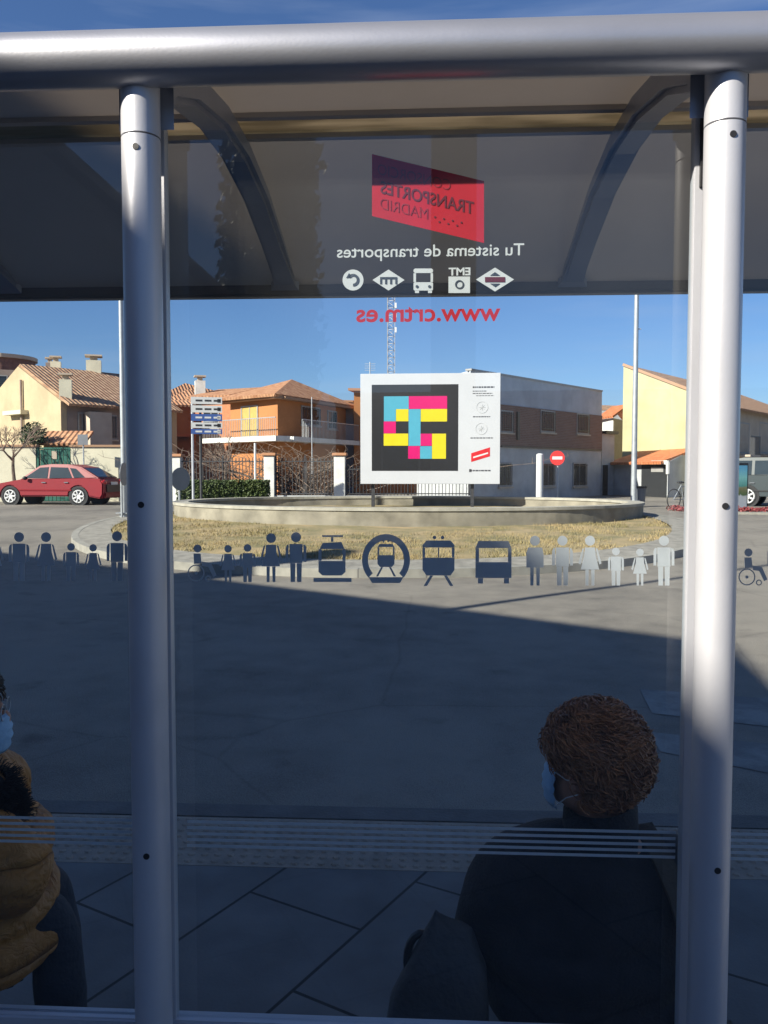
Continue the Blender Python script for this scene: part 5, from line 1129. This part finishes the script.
def hand(c, fwd, side, upv, s=1.0, curl=.5):
    # palm plus five separate bent fingers, as one list of chains
    fwd, side, upv = [Vector(q).normalized() for q in (fwd, side, upv)]; c = Vector(c); out = []
    v = [c, c+fwd*.045*s, c+fwd*.08*s]; out.append(skin_mesh(v, [(0, 1), (1, 2)], [(.026*s, .016*s), (.036*s, .014*s), (.034*s, .012*s)], 2))
    for k, L in enumerate((.066, .075, .070, .055)):
        b_ = c+fwd*.07*s+side*(.028-.0185*k)*s; d1 = (fwd-upv*curl*.4).normalized(); d2 = (fwd-upv*curl*1.3).normalized(); d3 = (fwd*.5-upv*curl*2).normalized()
        v = [b_, b_+d1*L*.45*s, b_+d1*L*.45*s+d2*L*.33*s, b_+d1*L*.45*s+d2*L*.33*s+d3*L*.3*s]; out.append(skin_mesh(v, [(0, 1), (1, 2), (2, 3)], [.0095*s, .009*s, .0085*s, .0065*s], 1))
    b_ = c+fwd*.02*s+side*.028*s; d1 = (fwd*.6+side*.8).normalized(); v = [b_, b_+d1*.035*s, b_+d1*.035*s+(fwd*.9+side*.3-upv*.3)*.03*s]; out.append(skin_mesh(v, [(0, 1), (1, 2)], [.012*s, .0105*s, .008*s], 1))
    return out
def head_mbs(c, yaw, s=1.0):
    Rz = Matrix.Rotation(yaw, 3, 'Z'); L = []; T = lambda x, y, z: Vector(c)+Rz @ Vector((x*s, y*s, z*s))   # +y is the face
    m_ = MB(); m_.ell(T(0, -.01, .02), (.075*s, .093*s, .095*s), 24, 16, Rz); m_.ell(T(0, .025, -.05), (.056*s, .062*s, .065*s), 20, 12, Rz); m_.ell(T(0, .072, -.088), (.022*s, .02*s, .018*s), 12, 8, Rz)
    m_.ell(T(0, .098, -.022), (.012*s, .016*s, .022*s), 12, 8, Rz); m_.ell(T(0, .088, -.055), (.024*s, .012*s, .007*s), 12, 8, Rz); m_.ell(T(0, .088, -.065), (.020*s, .012*s, .007*s), 12, 8, Rz)
    m_.ell(T(0, .075, .018), (.05*s, .018*s, .010*s), 12, 8, Rz)
    for q in (-1, 1): m_.ell(T(q*.078, -.005, -.015), (.010*s, .020*s, .032*s), 12, 8, Rz); m_.ell(T(q*.030, .080, 0), (.013*s, .012*s, .010*s), 12, 8, Rz)
    return [m_], T, Rz
# --- woman, seen from behind, head turned to the left
hd = P(592, 764, 1.78); hips = Vector((hd.x+.005, 1.88, .47)); nk = Vector((hd.x+.025, hd.y+.00, hd.z-.13)); chest = Vector((hips.x, 1.82, nk.z-.20))
woman = thing('person', 'seated person with short curly auburn hair in a black coat, seen from behind', 'person', (hips.x, hips.y, .40))
hm, TH, RZ = head_mbs(hd, R(52), 1.0)
sL = Vector((chest.x-.20, 1.81, nk.z-.105)); sR = Vector((chest.x+.175, 1.81, nk.z-.105)); eL = Vector((sL.x-.05, 1.88, sL.z-.27)); eR = Vector((sR.x+.02, 1.88, sR.z-.27)); wL = Vector((eL.x+.05, 2.10, eL.z-.02)); wR = Vector((eR.x-.08, 2.11, eR.z-.02))
kn = [Vector((hips.x+q*.10, 2.32, .45)) for q in (-1, 1)]; an = [Vector((hips.x+q*.11, 2.34, .09)) for q in (-1, 1)]; toe = [Vector((hips.x+q*.13, 2.52, .04)) for q in (-1, 1)]
V = [hips, (hips+chest)/2, chest, nk-Vector((0, 0, .06)), nk, hd-Vector((0, 0, .03)), sL, eL, wL, sR, eR, wR, hips+Vector((-.09, .02, -.02)), kn[0], an[0], hips+Vector((.09, .02, -.02)), kn[1], an[1]]
E = [(0, 1), (1, 2), (2, 3), (3, 4), (4, 5), (3, 6), (6, 7), (7, 8), (3, 9), (9, 10), (10, 11), (0, 12), (12, 13), (13, 14), (0, 15), (15, 16), (16, 17)]
Rr = [.13, .11, .10, .052, .050, .05, .050, .042, .028, .055, .042, .028, .085, .058, .04, .085, .058, .04]
mesh = [skin_mesh(V, E, Rr, 2)]+hand(wL, (.3, 1, -.2), (1, -.2, 0), (0, 0, 1), .95)+hand(wR, (-.3, 1, -.2), (-1, -.2, 0), (0, 0, 1), .95)
fuse(mesh, hm, .006, 'body', 'skin', woman, 3)
# coat
Vc = [hips, (hips+chest)/2, chest, nk-Vector((0, 0, .085)), sL, eL, wL-Vector((0, .02, 0)), sR, eR, wR-Vector((0, .02, 0)), hips+Vector((-.1, .12, .0)), hips+Vector((.1, .12, .0))]
Ec = [(0, 1), (1, 2), (2, 3), (3, 4), (4, 5), (5, 6), (3, 7), (7, 8), (8, 9), (0, 10), (0, 11)]
cs_ = skin_mesh(Vc, Ec, [(.20, .16), (.20, .15), (.19, .14), .10, .095, .078, .055, .095, .078, .055, .13, .13], 2)
ex = MB()
for zc_, rx, ry in ((.42, .245, .19), (.52, .25, .185), (.62, .24, .175), (chest.z-.05, .25, .165), (chest.z+.04, .24, .15)): ex.ell((hips.x, 1.85, zc_), (rx, ry, .13), 24, 12)
ex.ell((nk.x, nk.y+.02, nk.z-.105), (.165, .125, .075), 24, 12)
for q, s0 in ((-1, sL), (1, sR)): ex.ell(s0+Vector((-q*.03, .01, -.03)), (.10, .10, .09), 20, 12)
co = fuse([cs_], [ex], .010, 'coat', 'coat', woman, 6, .010, 7)
ck = MB(); k = 26
pr_ = [(-.13, .125, .100), (-.09, .100, .090), (-.04, .084, .082), (.03, .080, .080), (.045, .072, .074), (0, .068, .070), (-.1, .08, .078)]
o_ = 0
for z_, rx, ry in pr_: ck.v += [Vector((nk.x-.005+rx*math.cos(2*math.pi*i/k), nk.y+.005+ry*math.sin(2*math.pi*i/k), nk.z+z_+.012*math.sin(2*math.pi*i/k+1))) for i in range(k)]
for j in range(len(pr_)-1): ck.f += [(j*k+i, j*k+(i+1) % k, (j+1)*k+(i+1) % k, (j+1)*k+i) for i in range(k)]
ck.build('collar', 'coat', woman, True)
tr = skin_mesh([hips, hips+Vector((-.1, .05, 0)), kn[0], an[0]+Vector((0, 0, .04)), hips+Vector((.1, .05, 0)), kn[1], an[1]+Vector((0, 0, .04))], [(0, 1), (1, 2), (2, 3), (0, 4), (4, 5), (5, 6)], [.12, .10, .078, .065, .10, .078, .065], 2)
fuse([tr], [], .010, 'trousers', 'trousers', woman, 4, .006)
for a_, t_ in zip(an, toe): m_ = MB(); m_.ell((a_+t_)/2+Vector((0, 0, -.005)), (.042, .13, .045)); m_.build('shoe', 'shoe', woman, True)
def curly(TH, RZ, rx, ry, rz_, n, hair, parent, cz=.028, face_cut=.045, low=-.055, curl=.011):
    base = MB(); base.ell(TH(0, -.012, cz), (rx*.90, ry*.90, rz_*.90), 28, 20, RZ)
    # scalp volume cut away over the face and below the hairline
    bb_ = MB(); vs = []
    keep = []
    for f_ in base.f:
        c_ = sum((base.v[i] for i in f_), Vector())/4; l_ = RZ.inverted() @ (c_-TH(0, 0, 0))
        if not (l_.y > face_cut and l_.z < .062) and not (l_.z < low and l_.y > -.055) and not (abs(l_.x) > .045 and -.035 < l_.y < .07 and l_.z < .035): keep.append(f_)
    base.f = keep; base.build('scalp_hair', hair, parent, True)
    m_ = MB(); cnt = 0
    while cnt < n:
        d = Vector((random.gauss(0, 1), random.gauss(0, 1), random.gauss(0, 1))).normalized(); lump = 1+(.11*noise.noise(d*4.5)+.05*noise.noise(d*9) if n > 2000 else 0); l_ = Vector((d.x*rx*lump, d.y*ry*lump-.012, d.z*rz_*lump+cz))
        if (l_.y > face_cut and l_.z < .062) or (l_.z < low and l_.y > -.05) or l_.z < low-.035 or (abs(l_.x) > .045 and -.035 < l_.y < .07 and l_.z < .035): continue
        cnt += 1
        p0 = TH(*(l_*.90/1)); nr = RZ @ d; t1 = (nr.cross(Vector((0, 0, 1)))+Vector((0, 0, .001))).normalized(); t2 = nr.cross(t1).normalized(); dn = (t2 if t2.z < 0 else -t2)
        a0 = random.random()*6.28; L_ = random.uniform(.025, .05); cr_ = curl*random.uniform(.6, 1.2); pts = []
        flow = (dn*1+t1*random.gauss(0, .7)).normalized(); sd_ = nr.cross(flow)
        for k_ in range(10): q_ = k_/9; an_ = a0+q_*9.5; pts.append(p0+flow*L_*q_+nr*(.004+cr_*(1+math.cos(an_))*.6)+sd_*cr_*math.sin(an_))
        m_.tube(pts, [q9*(.65 if n > 2000 else 1) for q9 in (.0026, .003, .0032, .0032, .0032, .003, .003, .0026, .002, .0012)], 4, False)
    m_.build('hair', hair, parent, True)
curly(TH, RZ, .101, .114, .112, 4200, 'hair', woman, curl=.013)
def mask(TH, RZ, parent):
    m_ = MB(); nx, nz_ = 13, 9
    for j in range(nz_):
        z_ = -.008-.088*j/(nz_-1)
        for i in range(nx):
            a = -1.25+2.5*i/(nx-1); r = .082+.010*math.sin(math.pi*j/(nz_-1)); yy = .028+r*math.cos(a)*(.92)+(.004 if j % 2 else 0); m_.v.append(TH(r*.80*math.sin(a), yy, z_))
    m_.f = [(j*nx+i, j*nx+i+1, (j+1)*nx+i+1, (j+1)*nx+i) for j in range(nz_-1) for i in range(nx-1)]
    o_ = m_.build('face_mask', 'mask', parent, True); sd = o_.modifiers.new('s', 'SOLIDIFY'); sd.thickness = .002
    l_ = MB()
    for q in (-1, 1):
        for z0_ in (-.012, -.09): l_.tube([TH(q*.066, .055, z0_), TH(q*.079, .02, (z0_-.015)/2-.005), TH(q*.086, -.012, -.012 if z0_ > -.05 else -.04)], .0013, 5)
    l_.build('ear_loop', 'signwhite', o_)
    return o_
mk = mask(TH, RZ, woman)
# grey handbag at her left, and the shoulder bag strap at her right
bc = P(446, 985, 1.74); root = thing('handbag', 'slouched grey handbag standing at the left of the seated person in black', 'handbag', (bc.x, bc.y, .362))
zt_ = PY(452, 922, 1.74).z
bg_ = MB(); k = 28; pr_ = [(.362, -.02, .115, .050), (.44, -.015, .108, .055), (.52, .0, .088, .048), (zt_-.05, .012, .062, .030), (zt_-.012, .016, .045, .014), (zt_, .016, .040, .006)]
for z_, ox, rx, ry in pr_: bg_.v += [Vector((bc.x+ox+rx*math.copysign(abs(math.cos(t_))**.5, math.cos(t_)), bc.y+ry*math.copysign(abs(math.sin(t_))**.7, math.sin(t_)), z_+(-.020*math.cos(t_) if z_ > .55 else 0)+.010*noise.noise(Vector((t_, z_*9, 0))))) for t_ in [2*math.pi*i/k for i in range(k)]]
for j in range(len(pr_)-1): bg_.f += [(j*k+i, j*k+(i+1) % k, (j+1)*k+(i+1) % k, (j+1)*k+i) for i in range(k)]
bg_.f += [tuple(range(k))[::-1], tuple(len(pr_)*k-k+i for i in range(k))]; bo = bg_.build('bag_body', 'bag', root, True)
h_ = MB(); h_.tube([(bc.x-.052+.034*math.cos(R(60+a*20)), bc.y+.01, zt_-.10+.065*math.sin(R(60+a*20))) for a in range(9)], .009, 8); h_.build('handle', 'black', root, True)
root = thing('shoulder_bag', 'olive brown shoulder bag strap over the right shoulder of the person in black', 'bag', (sR.x+.05, 1.70, sR.z-.4))
st = MB(); pts = [Vector((sR.x-.075, 1.88, sR.z+.045)), Vector((sR.x-.065, 1.81, sR.z+.10)), Vector((sR.x-.05, 1.73, sR.z+.075)), Vector((sR.x-.02, 1.69, sR.z-.0)), Vector((sR.x+.005, 1.67, sR.z-.10)), Vector((sR.x+.03, 1.66, sR.z-.2))]
for i, p_ in enumerate(pts): st.v += [p_+Vector((-.020, 0, -.004)), p_+Vector((.020, 0, .004)), p_+Vector((.020, .006, -.004)), p_+Vector((-.020, .006, -.012))]
for i in range(len(pts)-1): st.f += [(i*4+k_, i*4+(k_+1) % 4, (i+1)*4+(k_+1) % 4, (i+1)*4+k_) for k_ in range(4)]
st.f += [(0, 1, 2, 3), (23, 22, 21, 20)]; st.build('strap', 'strap', root, True)
m_ = MB(); m_.box((sR.x+.04, 1.70, sR.z-.40), (.12, .09, .30)); m_.build('bag_body', 'strap', root, bevel=.03)
# --- person in mustard coat at the left edge
hd = P(-42, 712, 1.86); man = thing('person', 'seated person in a mustard quilted coat and blue mask at the left edge', 'person', (hd.x-.03, 1.98, .37))
hm, TH, RZ = head_mbs(hd, R(-72), 1.0)
nk = Vector((hd.x-.03, hd.y, hd.z-.13)); hips = Vector((hd.x-.04, 1.90, .49)); chest = Vector((hd.x-.03, 1.89, nk.z-.2))
sN = Vector((nk.x+.03, 1.76, nk.z-.12)); eN = P(30, 872, 1.76); wN = P(-10, 905, 1.92); sF = Vector((nk.x-.02, 2.06, nk.z-.12)); eF = Vector((sF.x-.0, 2.10, eN.z)); wF = Vector((eF.x-.0, 1.92, eN.z-.06))
k0, k1 = P(52, 900, 2.0), P(48, 895, 2.18); k0.z = k1.z = .50; a0_, a1_ = Vector((k0.x+.03, k0.y, .09)), Vector((k1.x+.05, k1.y, .09))
V = [hips, (hips+chest)/2, chest, nk-Vector((0, 0, .06)), nk, hd-Vector((0, 0, .03)), sN, eN, wN, sF, eF, wF, hips+Vector((.05, -.08, 0)), k0, a0_, hips+Vector((.05, .08, 0)), k1, a1_]
mesh = [skin_mesh(V, E, Rr, 2)]+hand(wN, (-.3, 1, 0), (1, .3, 0), (0, 0, 1), .95)+hand(wF, (1, -.3, 0), (0, -1, 0), (0, 0, 1), .95)
fuse(mesh, hm, .006, 'body', 'skin', man, 3)
Vc = [hips+Vector((0, 0, -.02)), (hips+chest)/2, chest, nk-Vector((0, 0, .08)), sN, (sN+eN)/2, eN, wN, sF, eF, wF-Vector((.02, 0, 0)), hips+Vector((.10, -.05, -.02)), hips+Vector((.10, .06, -.02))]
Ec = [(0, 1), (1, 2), (2, 3), (3, 4), (4, 5), (5, 6), (6, 7), (3, 8), (8, 9), (9, 10), (0, 11), (0, 12)]
cs_ = skin_mesh(Vc, Ec, [(.17, .19), (.155, .175), (.155, .175), .105, .088, .088, .074, .06, .095, .075, .06, .13, .13], 2)
ex = MB()
for zc_, rx, ry in ((.46, .20, .21), (.56, .19, .20), (.68, .175, .19)): ex.ell((hips.x+.02, 1.90, zc_), (rx, ry, .10), 24, 12)
cj = fuse([cs_], [ex], .009, 'quilted_coat', 'mustard', man, 9, .0, 7)
for v in cj.data.vertices:                       # quilting ridges run round the coat
    q = abs(math.sin(v.co.z*math.pi/.085)); v.co += v.normal*(.006*q**.4+.009*noise.noise(v.co*9)+.004*noise.noise(v.co*30))
cj.data.update()
m_ = MB()
for k_ in range(3600):
    a = random.random()*6.28; z_ = random.uniform(-.13, -.035); r_ = .10+.035*(1-(z_+.13)/.1); p_ = Vector((nk.x+.025+r_*math.cos(a), nk.y+r_*math.sin(a), nk.z+z_)); d_ = Vector((math.cos(a), math.sin(a), random.gauss(0, .6))).normalized()*random.uniform(.015, .04)
    m_.tube([p_, p_+d_*.5+Vector((0, 0, random.gauss(0, .004))), p_+d_], [.002, .0016, .0006], 3, False)
m_.ell((nk.x+.025, nk.y, nk.z-.10), (.135, .13, .065)); m_.ell((nk.x+.02, nk.y, nk.z-.055), (.105, .10, .04)); m_.build('fur_collar', 'fur', man, True)
m_ = MB(); m_.ell((nk.x+.02, nk.y, nk.z-.022), (.092, .088, .022)); m_.build('scarf', 'scarf', man, True)
tr = skin_mesh([hips, hips+Vector((.05, -.08, -.01)), k0, a0_+Vector((0, 0, .04)), hips+Vector((.05, .08, -.01)), k1, a1_+Vector((0, 0, .04))], [(0, 1), (1, 2), (2, 3), (0, 4), (4, 5), (5, 6)], [.12, .095, .082, .06, .10, .075, .06], 2)
fuse([tr], [], .010, 'trousers', 'trousers', man, 4, .006)
for a_ in (a0_, a1_): m_ = MB(); m_.ell(a_+Vector((.06, 0, -.045)), (.13, .045, .045)); m_.build('shoe', 'shoe', man, True)
curly(TH, RZ, .090, .108, .112, 1100, 'hair2', man, curl=.005); mask(TH, RZ, man)
m_ = MB()
for q in (-1, 1):
    m_.tube([TH(q*.033+.024*math.cos(a*math.pi/10), .101, .0+.018*math.sin(a*math.pi/10)) for a in range(21)], .0015, 5, False); m_.tube([TH(q*.058, .10, .004), TH(q*.080, .05, .004), TH(q*.084, -.005, .0)], .0015, 5)
m_.build('glasses', 'steel', man)
